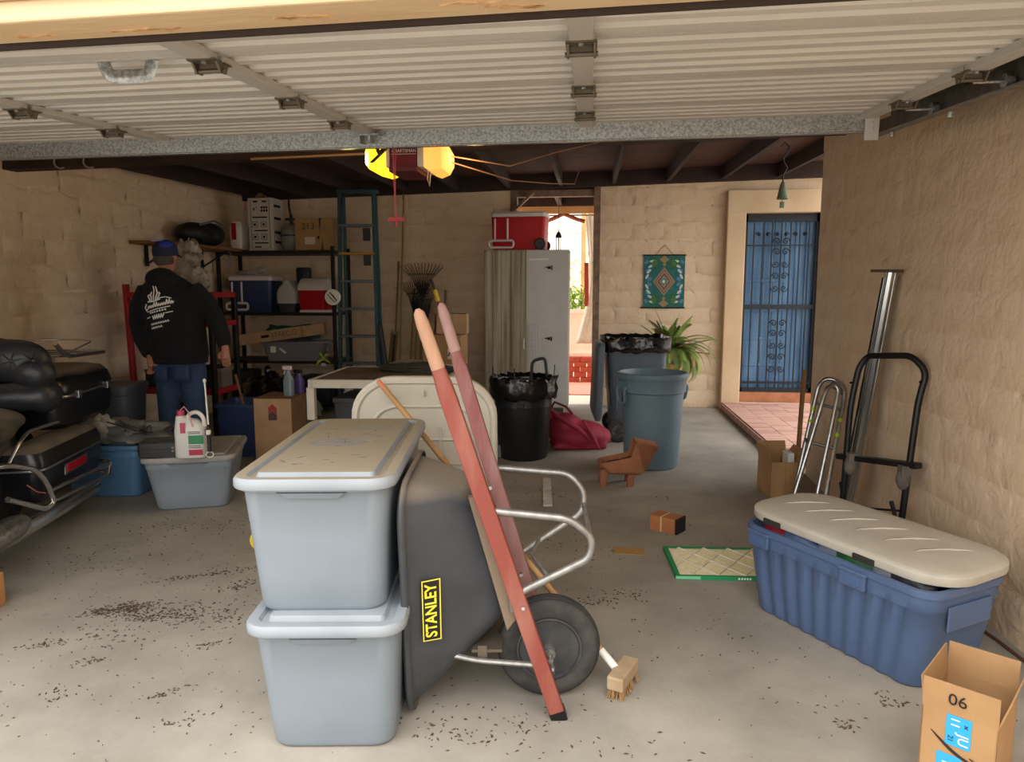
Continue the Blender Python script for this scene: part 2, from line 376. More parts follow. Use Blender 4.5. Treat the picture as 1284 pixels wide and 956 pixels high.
# opener with lit lenses
M_LENS = mat('lit_yellow_lens', 'ffd24a', .4, emit='ffc21a', es=1.6)
M_LENSR = mat('lit_peach_lens', 'ffc98a', .4, emit='ffa040', es=.75, c2='ffb878', vs=8)
op = thing('garage_door_opener', 'dark red garage door opener with glowing yellow side lenses, hung from the ceiling', 'garage opener', (-1.04, 4.1, 2.08))
part('motor_housing', MB().loft([rrect(.155, .3, .015, z, 2) for z in (-.002, .17)]), mat('dark_red_steel', '6e1420', .45, .2), op, 40)
part('chassis', MB().loft([rrect(.16, .34, .012, z, 2) for z in (-.025, .0)]), mat('opener_chassis_red', '5a121c', .5), op, 40)
part('side_panel', MB().box(.078, .115, -.15, .15, -.0, .165), mat('opener_panel_white', 'd4c6b4', .5), op, 0, .004)
part('side_panel', MB().box(-.1, -.078, -.15, .15, -.0, .165), MATS['opener_panel_white'], op, 0, .004)
def lens(x0, s, m, w):
    rr = [(0, .155, -.005, .17), (.04, .155, -.02, .175), (w*.75, .13, -.005, .15), (w, .09, .03, .1)]
    mb = MB().loft([[(x0+s*u, -d, zb), (x0+s*u, d, zb), (x0+s*u, d, zt), (x0+s*u, -d, zt)] for u, d, zb, zt in rr])
    return part('light_lens', mb, m, op, 0, .006)
lens(-.1, -1, M_LENS, .135); lens(.115, 1, M_LENSR, .125)
part('rail', MB().box(-.02, .02, -2.35, -.15, .185, .225), M_GALV, op, 0)
part('hanger_strap', MB().bar((-.09, .1, .16), (-.12, .1, .55), .03, .004).bar((.09, .1, .16), (.12, .1, .55), .03, .004), M_GALV, op, 0)
part('door_arm', MB().tube(fillet([(-.075, -.50, .13), (-.055, -.42, .02), (-.0, -.2, .18)], .02), .011, 6), M_BLACK, op, 40)
part('door_arm', MB().bar((-.095, -.42, -.02), (-.02, -.25, .12), .024, .006), M_BLACK, op, 0)
text('CRAFTSMAN', .024, M_WHITEINK, op, tr(0.005, -.1515, .085, 90), 'maker_plate'); [part('plate_line', MB().box(-.065,.075,-.1525,-.1505,z,z+.002), M_WHITEINK, op, 0) for z in (.068,.1)]
part('pull_cord', MB().tube([(-.03, -.25, .2), (-.028, -.25, 0), (-.022, -.25, -.29)], .0035, 6).tube([(-.012, -.25, .2), (-.018, -.25, -.02), (-.022, -.25, -.2)], .0025, 6), mat('red_cord', 'c8505c', .7), op, 40)
part('pull_handle', MB().tube([(-.062, -.25, -.295), (.022, -.25, -.295)], .0095, 8).cyl((-.02, -.25, -.33), (-.02, -.25, -.27), .006, 6), mat('pink_red_handle', 'c23a52', .5), op, 40)
part('loose_wire', MB().tube([(.13,-.1,-.01),(.125,-.11,-.06),(.135,-.1,-.1),(.14,-.1,-.04),(.15,-.1,-.0)], .002, 5), M_WHITEP, op, 40)
for x, c, e in ((-.19, (1,.72,.2), 5.), (.2, (1,.6,.3), 2.5)):
    l = bpy.data.lights.new('opener_bulb', 'POINT'); l.energy = e; l.color = c; l.shadow_soft_size = .05
    lo = bpy.data.objects.new('opener_bulb', l); col.objects.link(lo); lo.location = (-1.04 + x*1.9, 4.1, 2.155)
    lo.parent = op; lo.matrix_parent_inverse = op.matrix_world.inverted()
M_WIRE = mat('thin_tan_wire', 'a07858', .6)
tag(part('wire', MB().tube([(-.805, 4.1, 2.16), (-.5, 4.4, 2.15), (-.2, 4.75, 2.30), (.05, 4.96, 2.392)], .004, 6), M_WIRE, None), 'thin upper wire running from the door opener to the beam', 'wire')
tag(part('wire', MB().tube([(-.805, 4.12, 2.13), (-.5, 4.5, 2.08), (-.3, 5.2, 2.16), (-.15, 6.2, 2.3), (-.1, 7.0, 2.62)], .004, 6), M_WIRE, None), 'thin lower wire running from the door opener back to the rafters', 'wire')
tag(part('conduit', MB().tube([(-1.2, 4.935, 2.352), (-2.4, 4.935, 2.325)], .009, 8), M_WIRE, None), 'tan metal conduit left of the door opener', 'pipe')
for x, lab in ((-3.85, 'pale open hook on the dark beam, nearer the left wall'), (-3.62, 'pale open hook on the dark beam, further from the left wall')):
    mb = MB().tube([(x+.05*math.cos(a), 4.93, 2.33+.045*math.sin(a)) for a in [R(60+k*24) for k in range(11)]], .006, 6)
    tag(part('beam_hook', mb, mat('pale_hook', 'a89c90', .5, .4), None), lab, 'hook', 'hooks on the beam')

# ---- blue door, casing, security gate
cs = struct(part('trim_2', MB().box(1.55, 1.765, YB-.13, YB+.06, 0, 2.3).box(1.55, 2.85, YB-.13, YB+.06, 2.29, 2.55).box(2.62, 2.85, YB-.13, YB+.06, 0, 2.3), mat('tan_door_casing', 'd2b795', .85, c2='c6aa87', vs=3, bump=.2), smooth=0, bevel=.012))
M_BLUE = mat('blue_painted_door', '3b668f', .5, c2='5f89ad', vs=3, stretch=(3,1,.4))
d2 = sroot('door_2', (1.765, YB+.02, .2))
part('door_slab', MB().box(-.05, .92, .06, .1, -.1, 2.14), M_BLUE, d2, 0)
for i in range(7): part('plank', MB().box(.02+.118*i, .02+.118*i+.112, .05, .062, .02, 2.05), M_BLUE, d2, 0, .004)
for z0, z1 in ((.30,.34),(.62,.66),(.95, .99),(1.3,1.34)): part('crosspiece', MB().box(.05, .5, .042, .05, z0, z1), M_BLUE, d2, 0, .004)
M_IRON = mat('black_iron', '1b1d24', .5, .3)
part('gate_frame', MB().box(0, .045, -.03, .0, 0, 2.09).box(.815, .86, -.03, 0, 0, 2.09).box(0, .86, -.03, 0, 0, .05).box(0, .86, -.03, 0, 2.0, 2.09).box(0.0,.86,-.032,0,.99,1.04).box(.045,.815,-.03,0,.1,.125).box(.045,.815,-.025,-.005,1.72,1.735), M_IRON, d2, 0)
for i in range(7):
    x = .12 + .1035*i
    part('gate_bar', MB().box(x-.007, x+.007, -.024, -.01, .05, 1.99), M_IRON, d2, 0)
def spiral(mb, cx, cz, r, s, v, turns=1.4):
    mb.tube([(cx+s*r*(1-k/17)*math.cos(k/16*turns*2*math.pi), -.03, cz+v*r*(1-k/17)*math.sin(k/16*turns*2*math.pi)) for k in range(16)], .006, 5)
for z0 in (.2, 1.15):
    mb = MB()
    for zz in (.08, .22, .36, .5, .62):
        for s in (-1, 1):
            spiral(mb, .43+s*.05, z0+zz, .045, s, 1 if int(zz*100) % 4 else -1)
    mb.box(.424, .436, -.034, -.02, z0, z0+.7)
    part('scroll_panel', mb, M_IRON, d2, 40)
for i in range(6):
    x = .17 + .1035*i; mb = MB(); spiral(mb, x, 1.85, .03, 1 if i % 2 else -1, 1, 1.1); mb.ball((x, -.03, 1.85), .016, nu=8, nv=6)
    part('scroll', mb, M_IRON, d2, 40)
part('threshold', MB().box(-.02, .88, -.12, .1, -.118, 0), mat('terracotta_sill', 'b67650', .8, c2='9c6242', vs=8), d2, 0, .008)

# ---- brick porch slab
PH = .09; px0, px1, py0, py1 = 1.56, 2.95, 6.05, 8.58
fp = struct(part('floor_porch', MB().box(px0, px1, py0, py1, 0, PH-.012), mat('porch_mortar', 'a5877a', .9), smooth=0))
M_BRICK = mat('pink_brick_paver', 'c9a292', .85, c2='b88d7e', vs=9, bump=.2)
M_BRICK2 = mat('dark_pink_brick_paver', 'bb9183', .85, c2='a97e72', vs=9, bump=.2)
bme = [MB().box(-.098, .098, -.0475, .0475, -.03, .0).mesh('brick', 0) for _ in range(2)]; bme[0].materials.append(M_BRICK); bme[1].materials.append(M_BRICK2)
ny = int((py1-py0)/.1); 
for j in range(ny):
    for i in range(7):
        x = px0+.1+.2*i; y = py0+.05+.1*j
        link('brick', bme[random.random() < .35], None, fp, (x, y, PH+rnd(-.002,.002)))
sme = MB().box(-.006, .02, -.098, .098, -.06, .0).mesh('edge_brick', 0); sme.materials.append(M_BRICK2)
for j in range(12): link('edge_brick', sme, None, fp, (px0-.012, py0+.11+.2*j, PH-.012))
# ================================================================ foreground
def ribrect(w, d, r, z, amp=0., per=.1, step=.02, sides=(1,1,1,1), inset=.06):
    """rounded rectangle sampled finely, with vertical ribs pressed into chosen sides (front,right,back,left)"""
    pts = []; hw, hd = w/2, d/2
    segs = [((-hw+r, -hd), (hw-r, -hd), (0,-1), 0), ((hw, -hd+r), (hw, hd-r), (1,0), 1), ((hw-r, hd), (-hw+r, hd), (0,1), 2), ((-hw, hd-r), (-hw, -hd+r), (-1,0), 3)]
    cen = [(hw-r, -hd+r, -90), (hw-r, hd-r, 0), (-hw+r, hd-r, 90), (-hw+r, -hd+r, 180)]
    for (a, b, nn, k), (cx, cy, a0) in zip(segs, cen):
        L = math.hypot(b[0]-a[0], b[1]-a[1]); m = (88 if k % 2 == 0 else 12) if step == .031 else 8
        for i in range(m):
            t = i/m; q = 0
            if amp and sides[k]:
                s = t*L; e = min(s, L-s); q = -amp*(.5-.5*math.cos(2*math.pi*t*round(.9/per)))
            pts.append((a[0]+(b[0]-a[0])*t+nn[0]*q, a[1]+(b[1]-a[1])*t+nn[1]*q, z))
        for i in range(5):
            an = R(a0+90*i/5); pts.append((cx+r*math.cos(an), cy+r*math.sin(an), z))
    return pts
def tote(name, label, cat, loc, rz, w, d, h, m, mlid, tap=.88, r=.06, lid=True, group=None, amp=0., per=.1, sides=(1,1,1,1), grip=True, ledge=None):
    t = thing(name, label, cat, loc, rz, group); rr = []; st = .031 if amp else .03
    for f, z in ((.0, 0), (.016, .006)) : rr.append(ribrect(w*tap-.022+f, d*tap-.022+f, r, z, amp, per, st, sides))
    zb = h*(ledge or (.78 if amp else .80))
    for q in (.05, .3, .6, 1.0):
        k = tap + (1-tap)*q*.8; rr.append(ribrect(w*k, d*k, r, max(.012, zb*q), amp, per, st, sides))
    k = tap+(1-tap)*.8
    rr.append(ribrect(w*k+.008, d*k+.008, r, zb+.004, 0, per, st)); rr.append(ribrect(w*.985, d*.985, r, h-.03, 0, per, st)); 
    rr.append(ribrect(w+.012, d+.012, r+.01, h-.026, 0, per, st)); rr.append(ribrect(w+.012, d+.012, r+.01, h, 0, per, st)); rr.append(ribrect(w-.02, d-.02, r, h, 0, per, st))
    km = (tap+(1-tap)*.45)*.95; rr.append(ribrect(w*km-.01, d*km-.01, r, h*.5, 0, per, st)); rr.append(ribrect(w*tap*.93-.01, d*tap*.93-.01, r, .02, 0, per, st))
    part('body', MB().loft(rr), m, t, 55 if amp else 40)
    if grip:
        for s in (-1, 1):
            part('handle', MB().loft([rrect(w*.36, .012, .005, h-.047, 2, 0, s*(d/2*.982)), rrect(w*.46, .022, .01, h-.03, 2, 0, s*(d/2*.988))]), m, t, 40)
    if lid:
        L = lid_mesh(w+.035, d+.035, r+.015); part('lid', L, mlid, t, 40, T=tr(0,0,h-.02))
    return t
def lid_mesh(w, d, r, hh=.034):
    q = [(-.006, 0), (0, .004), (0, hh-.01), (-.012, hh-.001), (-.03, hh), (-.07, hh-.002), (-.085, hh-.012), (-.12, hh-.012), (-.135, hh+.004), (-.17, hh+.006)]
    return MB().loft([ribrect(w+f*1.0, d+f*1.0, max(.01, r+f/2.2), z, 0, .1, .05) for f, z in q])
M_GTOTE = mat('grey_tote_plastic', '818a92', .45, c2='79828a', vs=2, bump=.03, bs=120)
M_GLID = mat('dusty_grey_lid', '92999f', .5, c2='899097', vs=4, dust='90846f', dlo=.55, dhi=.95, ds=4)
M_GLID2 = mat('clean_grey_lid', '92999f', .5, c2='899097', vs=4)
TX, TY, TR = -.838, 2.36, 7
tote('storage_tote', 'grey plastic storage tote on the concrete, under the dusty one', 'storage tote', (TX+.015, TY, 0), TR, .44, .945, .42, M_GTOTE, M_GLID2, .86, ledge=.93, group='stacked grey totes')
up = tote('storage_tote', 'large grey storage tote with a dusty lid, stacked on top of another', 'storage tote', (TX-.012, TY+.01, .4355), TR+.5, .44, .945, .42, M_GTOTE, M_GLID, .86, ledge=.93, group='stacked grey totes')
random.seed(21)
mb = MB()                                        # scuffs: dark smears of dirt on the lid
for k in range(26):
    x, y, a, l = rnd(-.14,.14), rnd(-.36,.36), rnd(0, 180), rnd(.004,.02)
    mb.box(-l, l, -.0015, .0015, 0, .0012, tr(x, y, .42, rz=a))
mb.v = [(x_, y_, z_+.019) for x_, y_, z_ in mb.v]
q = part('lid_debris', mb, mat('dark_debris', '4a3d31', .9), up, 0); q['kind'] = 'stuff'
for cx, cy, w_, h_ in ((.05,.22,.11,.022), (-.02,-.02,.10,.07)):
    n = 18; mb = MB().prism([(cx+w_*(1+.25*noise.noise(V((math.cos(a)*2, math.sin(a)*2, cx*9))))*math.cos(a), cy+h_*(1+.35*noise.noise(V((math.cos(a)*2, math.sin(a)*2, 5+cx))))*math.sin(a)) for a in [2*math.pi*i/n for i in range(n)]], .4375, .4402)
    part('dirt_smear', mb, mat('grey_dirt_smear', '7d7a76', .9, c2='8d8679', vs=30), up, 0)

# ---- wheelbarrow standing on its nose against the totes
wbw = thing('wheelbarrow', 'black tub wheelbarrow with red wooden handles stood on its nose beside the totes', 'wheelbarrow', (-.566, 2.1, 0), 7)
M_TUB = mat('black_tub_plastic', '404246', .5, c2='36383c', vs=6, dust='80766a', dlo=.4, dhi=.95, ds=6)
M_RHAND = mat('worn_red_wood', '853f34', .7, c2='976152', vs=9, stretch=(1,1,.2), lo=.45, hi=.72)
M_RHAND2 = mat('faded_red_wood', '864c48', .7, c2='9b7975', vs=9, stretch=(1,1,.2), lo=.4, hi=.7)
def hu(w_): return .488 - .327*w_
def trap(b0, b1, t0, t1, w0, w1, r):
    return [(p.x, p.y) for p in fillet([(b0, w0, 0), (b1, w0, 0), (t1, w1, 0), (t0, w1, 0)], r, 6, True)]
rimr = trap(.015, .385, -.115, .505, .02, .80, .13); base = trap(.09, .31, .06, .34, .34, .75, .07)
def tubring(t, bul=0., ex=0.):
    o = []
    for (rv, rw), (bv, bw) in zip(rimr, base):
        k = t; ub = hu(bw)-.045
        v = rv+(bv-rv)*k; w_ = rw+(bw-rw)*k; cv, cw = .195, .5
        dv, dw = v-cv, w_-cw; s = 1+bul; L = math.hypot(dv, dw)
        o.append((ub*t if t > 0 else 0, cv+dv*s+ex*dv/L, cw+dw*s+ex*dw/L))
    return o
def shift(r, du): return [(u+du, v, w_) for u, v, w_ in r]
mb = MB().loft([shift(tubring(0, 0, .02), .012), shift(tubring(0, 0, .022), -.004), shift(tubring(0, 0, .01), -.010), shift(tubring(0,0,0), .0), tubring(.2, .012), tubring(.5, .018), tubring(.8, .018), tubring(.93, .01), tubring(1.0, -.04)], False, True)
part('tub', mb, M_TUB, wbw, 45, solid=.004)
def tubsurf(u, w_):
    ub = hu(w_)-.045; k = u/ub; rv = .015 - .13*(w_-.02)/.78; bv = .09-.03*(w_-.34)/.41
    return (rv+(bv-rv)*k)*1 - .014
M_YEL = mat('yellow_ink', 'e8d63a', .6)
def decal(u0, u1, w0, w1, off, m, name):
    mb = MB(); mb.grid(lambda a, b: (u0+(u1-u0)*a, tubsurf(u0+(u1-u0)*a, w0+(w1-w0)*b)-off, w0+(w1-w0)*b), 4, 6); return part(name, mb, m, wbw, 0)
decal(.052, .108, .30, .51, .0045, M_YEL, 'decal_border'); decal(.0555, .1045, .304, .506, .0055, mat('decal_black', '141414', .5), 'decal_plate')
for u0, u1, w0, w1 in ((.045,.115,.29,.305), (.045,.115,.505,.52)):
    pass
tx = text('STANLEY', .05, M_YEL, wbw, Mx.Identity(4), 'lettering', 0, .0012)
xs = [v.co.x for v in tx.data.vertices]; sc = .185/(max(xs)-min(xs))
for v in tx.data.vertices:
    u = .080 - v.co.y*.95; w_ = .405 + v.co.x*sc; v.co = (u, tubsurf(u, w_)-.0068, w_)
def handle(b, t, m, name='handle'):
    b, t = V(b), V(t); d = (t-b).normalized(); L = (t-b).length; x = V((0,1,0)); x = (x-d*x.dot(d)).normalized(); y = d.cross(x)
    def ring(s, hx, hy, rr, n=3):
        return [b+d*s+x*p[0]+y*p[1] for p in rrect(hx, hy, rr, 0, n)]
    mb = MB().loft([ring(0,.04,.05,.004), ring(L*.80,.04,.052,.004), ring(L*.835,.038,.05,.012), ring(L*.875,.034,.040,.0165), ring(L*.97,.034,.037,.0165), ring(L*.99,.028,.03,.013), ring(L,.012,.012,.005)])
    o = part(name, mb, m, wbw, 40)
    return o, b, d, x, y, L, ring
hA = handle((.488,.035,.0), (.055,-.06,1.345), M_RHAND); hB = handle((.488,.325,.0), (.075,.49,1.353), M_RHAND2)
M_BAREW = mat('bare_peach_wood', 'b78e74', .75, c2='a37a60', vs=14, stretch=(1,1,.2))
M_BAREW2 = mat('bare_pink_wood', 'b3918a', .8, c2='a07c76', vs=14, stretch=(1,1,.2))
for h, m in ((hA, M_BAREW), (hB, M_BAREW2)):
    o, b, d, x, y, L, ring = h
    part('worn_grip', MB().loft([ring(L*.87,.0365,.043,.017), ring(L*.97,.0365,.0395,.017), ring(L*.993,.03,.032,.014), ring(L*1.002,.012,.012,.005)]), m, o, 40)
mb = MB(); o, b, d, x, y, L, ring = hA; mb.loft([ring(-.004,.043,.054,.004), ring(.03,.043,.054,.004)]); part('end_cap', mb, M_BLACKM, hA[0], 40)
M_TUBE = mat('dull_grey_tube', 'a19f9b', .4, .7, c2='8a8783', vs=30)
part('leg', MB().tube(fillet([(.24,.005,.72),(.262,-.01,.72),(.515,-.015,.695),(.585,-.01,.63),(.578,-.01,.565),(.36,.0,.45),(.33,.01,.43),(.335,.02,.38)], .06, 5), .0125, 10), M_TUBE, wbw, 60)
part('leg', MB().tube(fillet([(.27,.44,.74),(.29,.45,.74),(.555,.44,.72),(.61,.43,.65),(.60,.42,.575),(.39,.40,.44),(.355,.39,.42),(.36,.385,.37)], .06, 5), .0125, 10), M_TUBE, wbw, 60)
part('leg_brace', MB().cyl((.585,-.01,.60), (.605,.43,.61), .008), M_TUBE, wbw, 60)
part('leg_fork', MB().tube(fillet([(.45,-.005,.50),(.40,.16,.51),(.44,.41,.48)], .05), .007, 8), M_TUBE, wbw, 60)
for v in (.035, .3):
    part('bolt', MB().cyl((hu(.70)-.0, v-.03, .715), (hu(.70)+.0, v-.055, .72), .007, 8), M_ALU, wbw, 40)
    part('bolt', MB().cyl((hu(.4)+.01, v-.03, .40), (hu(.4)+.01, v-.06, .405), .006, 8), M_ALU, wbw, 40)
for v in (.05, .33):
    mb = MB().prism([(hu(.34)-.03,.34),(hu(.75)-.02,.75),(hu(.75)-.05,.75),(hu(.34)-.06,.30)], v-.015, v+.015, Mx(((1,0,0,0),(0,0,1,0),(0,1,0,0),(0,0,0,1))))
    part('riser', mb, mat('grey_brown_riser', '7d6a58', .85), wbw, 0, .004)
# wheel
wc = V((.462, .185, .178)); Tw = Mx.Translation(wc) @ rot(90,0,0) @ rot(0,0,0)
prof = [(.105,-.03),(.115,-.036),(.135,-.043),(.158,-.04),(.170,-.03),(.176,-.015),(.178,0),(.176,.015),(.170,.03),(.158,.04),(.135,.043),(.115,.036),(.105,.03)]
wh = part('wheel', MB().lathe(prof + [prof[0]], 40, Tw), M_RUBBER, wbw, 40)
mb = MB()
for z in (-.022, -.008, .008, .022):
    rr_ = .1775 - abs(z)*.18
    mb.tube([Tw @ V((rr_*math.cos(a), rr_*math.sin(a), z)) for a in [2*math.pi*k/40 for k in range(40)]], .0028, 5, True)
part('tread', mb, mat('tread_rubber', '262524', .85), wh, 40)
mb = MB().lathe([(.108,-.034),(.112,-.040),(.106,-.041),(.098,-.03),(.088,-.018),(.03,-.012),(.03,.012),(.088,.018),(.098,.03),(.106,.041),(.112,.040),(.108,.034)], 36, Tw)
part('rim', mb, mat('dark_wheel_rim', '3c3d41', .4, .3, c2='54534f', vs=9), wh, 40)
part('axle', MB().cyl(wc+V((0,-.115,0)), wc+V((0,.14,0)), .009).cyl(wc+V((0,-.075,0)), wc+V((0,-.02,0)), .019, 14), M_TUBE, wbw, 40)
part('axle_bracket', MB().box(-.02,.018,-.006,.006,-.035,.03, tr(wc.x-.012, wc.y-.098, wc.z-.01, ry=-18)).cyl(wc+V((-.02,-.115,.03)), wc+V((-.02,-.09,.03)), .009, 8).cyl(wc+V((.005,-.115,-.045)), wc+V((.005,-.09,-.045)), .009, 8), M_ALU, wbw, 40)
part('front_brace', MB().tube(fillet([(.12,.06,.21),(.22,.045,.195),(.43,.03,.185)], .03), .009, 8), M_TUBE, wbw, 40)
part('front_brace', MB().tube([(.12,.33,.21),(.43,.34,.185)], .009, 8), M_TUBE, wbw, 40)
part('nose_plate', MB().box(.20,.30,.06,.33,.215,.225).box(.22,.25,.055,.06,.18,.24), M_HINGE, wbw, 0)

# ---- push broom lying behind the wheelbarrow
br = thing('push_broom', 'wooden push broom propped behind the wheelbarrow, pole leaning over the tote lid', 'broom', (.105, 2.40, 0), 0)
b0, t0 = V((-.012, .0, .085)), V((-.997, .60, .975))
d = t0-b0
part('handle', MB().tube([b0, t0], .0125, 10), M_WOODLT, br, 60)
part('handle_end', MB().tube([t0-d.normalized()*.0, t0+d.normalized()*.05], [.0125, .010], 10), mat('pink_painted_tip', 'cf7d5c', .6), br, 60)
part('ferrule', MB().tube([b0-d.normalized()*.02, b0+d.normalized()*.06], .0145, 10), M_WHITEP, br, 60)
part('head', MB().box(-.03,.03,-.07,.1,.035,.085, tr(0.02,-.03,0,rz=-22)), mat('weathered_broom_wood','b09a7c',.8,c2='9a8262',vs=12), br, 0, .006)
random.seed(5); mb = MB()
for k in range(160):
    T = tr(.02,-.03,0,rz=-22); x, y = rnd(-.026,.026), rnd(-.065,.095); mb.bar(T @ V((x,y,.038)), T @ V((x*1.25+rnd(-.006,.006), y+rnd(-.006,.006), .001)), .003)
q = part('bristles', mb, mat('tan_bristle', '9c7a4e', .9), br, 0); q['kind'] = 'stuff'

# ---- beige lid stood up behind the totes
bl = thing('tote_lid', 'beige ribbed tote lid standing upright behind the grey totes', 'lid', (-.76, 3.27, 0), 6, rx=9)
M_BEIGE = mat('beige_plastic', 'c9c2b2', .55, c2='bdb5a5', vs=5)
q = [(-.02,0),(0,.006),(0,.03),(-.02,.04),(-.05,.04),(-.07,.028),(-.1,.028)]
T = Mx(((1,0,0,0),(0,0,-1,0),(0,1,0,.52),(0,0,0,1)))
part('panel', MB().loft([rrect(.66+f, 1.03+f, .19+f/2.5, z, 8) for f, z in q], T=T), M_BEIGE, bl, 40)
mb = MB()
for x in (-.2, -.07, .07, .2): mb.tube([(x,-.033,.25),(x,-.033,.82)], .008, 6)
part('rib', MB().tube(fillet([(-.24,-.032,.25),(-.24,-.032,.9),(.24,-.032,.9),(.24,-.032,.25)], .14, 6), .008, 6), M_BEIGE, bl, 50)
for x in (-.2, -.07, .07, .2): part('rib', MB().tube([(x,-.030,.3),(x,-.030,.80)], .008, 6), M_BEIGE, bl, 50)
for z in (.62, .74): part('rib', MB().tube([(-.22,-.030,z),(.22,-.030,z)], .008, 6), M_BEIGE, bl, 50)
for x in (-.14, 0, .14): part('notch', MB().cb((x,-.042,.965-abs(x)*.2), (.012,.012,.03)), M_BEIGE, bl, 0, .003)

# ---- blue tote with askew white lid
M_BTOTE = mat('blue_tote_plastic', '506486', .45, c2='495d7e', vs=3, bump=.03, bs=150)
bt = tote('storage_tote', 'long blue ribbed tote overfilled beneath an askew white lid, by the right wall', 'storage tote', (1.105, 2.90, 0), -58, .88, .44, .385, M_BTOTE, None, .87, .07, lid=False, amp=.009, per=.1, sides=(1,0,1,0), grip=False)
M_WLID = mat('ivory_lid', 'bfb8aa', .5, c2='b3ac9d', vs=6)
lw, ld = .955, .47
lid = thing('tote_lid', 'ivory ribbed lid resting crooked on the blue tote', 'lid', (1.135, 2.935, .428), -57, rx=1.5, ry=1.0)
q = [(-.004,-.024),(0,-.02),(0,.006),(-.012,.012),(-.05,.017),(-.10,.021),(-.2,.024)]
part('panel', MB().loft([rrect(lw+f, ld+f, .16+f/2.2, z, 7) for f, z in q]), M_WLID, lid, 40)
for i in range(6):
    x = -.33+.125*i
    part('rib', MB().tube([(x-.05,-.13,.016),(x-.035,-.06,.019),(x+.0,.02,.020),(x+.05,.09,.019),(x+.08,.12,.016)], [.004,.009,.0095,.009,.004], 6), M_WLID, lid, 60)
for x in (-.28, .16): part('latch_notch_shade', MB().cb((x,-ld/2-.002,-.014),(.09,.012,.024)), mat('painted_shadow_gap', '2a2724', .9), lid, 0, .003)  # solid dark blocks paint in the shade of the lid's latch notches
for x in (-.33, .14):
    L_ = part('latch', MB().box(x-.055,x+.055,-.237,-.22,.30,.36).box(x-.06,x+.06,-.241,-.22,.355,.37), M_BTOTE, bt, 0, .005)
    part('latch_slot', MB().box(x-.03,x+.03,-.2395,-.235,.315,.345), mat('latch_blue', '4a628a', .5), L_, 0, .002)
part('end_panel', MB().box(.433,.441,-.12,.12,.23,.32), M_BTOTE, bt, 0, .02)
random.seed(9)
for k, (x, y, c, nm) in enumerate(((-.3,-.15,'a02030','red_bag'), (-.05,-.13,'8c9ab0','clear_bag'), (.08,-.15,'2f6a3c','green_cloth'), (.18,-.13,'9aa0aa','clear_bag'), (.28,-.13,'3a3c46','dark_cloth'), (-.18,-.16,'5a6f94','blue_cloth'))):
    mb = MB(); mb.ball((x, y+.03, .352), .1, .05, .055, 16, 10)
    mb.v = [tuple(V(p)+V((0,0,1))*.02*noise.noise(V(p)*22+V((k,0,0)))) for p in mb.v]
    part('packed_'+nm, mb, mat('packed_'+nm+str(k), c, .4, bump=.5, bs=40), bt, 60)

# ---- delivery box, right corner
ab = thing('cardboard_box', 'open delivery carton with a curved arrow and blue tape, in front of the blue tote', 'box', (1.06, 1.965, 0), -38)
M_AMZ = mat('delivery_cardboard', 'aa845a', .8, c2='9e7950', vs=7)
W_, D_, H_ = .175, .26, .285
part('body', MB().box(-W_/2,W_/2,-D_/2,-D_/2+.004,0,H_).box(-W_/2,W_/2,D_/2-.004,D_/2,0,H_).box(-W_/2,-W_/2+.004,-D_/2,D_/2,0,H_).box(W_/2-.004,W_/2,-D_/2,D_/2,0,H_).box(-W_/2,W_/2,-D_/2,D_/2,0,.004), M_AMZ, ab, 0)
def flap(name, T, w_, l_): return part(name, MB().box(-w_/2, w_/2, -.002, .002, 0, l_, T), M_AMZ, ab, 0)
ff = flap('flap', tr(0,-D_/2+.002,H_, rx=3), W_, .085)
flap('flap', tr(0,D_/2-.002,H_, rx=-4), W_, .085)
flap('flap', tr(-W_/2+.002,0,H_, rx=0, ry=-6) @ rot(0,0,90), D_*.96, .08)
flap('flap', tr(W_/2-.002,0,H_, ry=16) @ rot(0,0,90), D_*.96, .085)
part('tape', MB().box(W_/2+.0, W_/2+.003, -D_/2+.01, D_/2-.01, .0, .065, tr(0,0,H_,ry=0)), mat('grey_tape', '9fb0b8', .3), ab, 0) if False else None
M_BLUET = mat('blue_tape', '2f9fd6', .4); yf = -D_/2-.0012
part('blue_tape', MB().box(-.028,.03,yf-.0006,yf,H_-.085,H_+.0), M_BLUET, ab, 0); part('blue_tape', MB().box(-.045,.012,yf-.0006,yf,.06,.172), M_BLUET, ab, 0)
text('06', .045, M_INK, ab, tr(-.005, yf-.004, H_+.043, 92))
text('JU', .034, M_WHITEINK, ab, tr(.012, yf-.0016, H_-.062, 90) @ rot(0,0,-90)); text('11', .03, M_WHITEINK, ab, tr(-.008, yf-.0016, H_-.018, 90) @ rot(0,0,-90)); text('ir', .036, M_WHITEINK, ab, tr(-.02, yf-.0016, .14, 90) @ rot(0,0,-90))
text('21', .018, M_INK, ab, tr(-.016, yf-.0016, H_-.066, 90) @ rot(0,0,-90)); text('x', .02, M_INK, ab, tr(.018, yf-.0016, H_-.02, 90))
pts = [(-.062+.115*t, yf-.001, .225-.062*math.sin(t*1.75)**1.0*.9) for t in [k/14 for k in range(15)]]
mb = MB().tube(pts, [.0012+.0042*math.sin(math.pi*min(1, k/14*1.05))**.8 for k in range(15)], 6, flat=None)
mb.v = [(x, yf-.0008+(y-yf)*.05, z) for x, y, z in mb.v]
part('arrow_print', mb, mat('dark_brown_ink', '2d1c12', .8), ab, 0)
mb = MB().tube([(.03,yf,.182),(.062,yf,.168),(.048,yf,.138)], [.002,.0045,.002], 6); mb.v = [(x, yf-.0008+(y-yf)*.05, z) for x, y, z in mb.v]
part('arrow_head_print', mb, MATS['dark_brown_ink'], ab, 0)

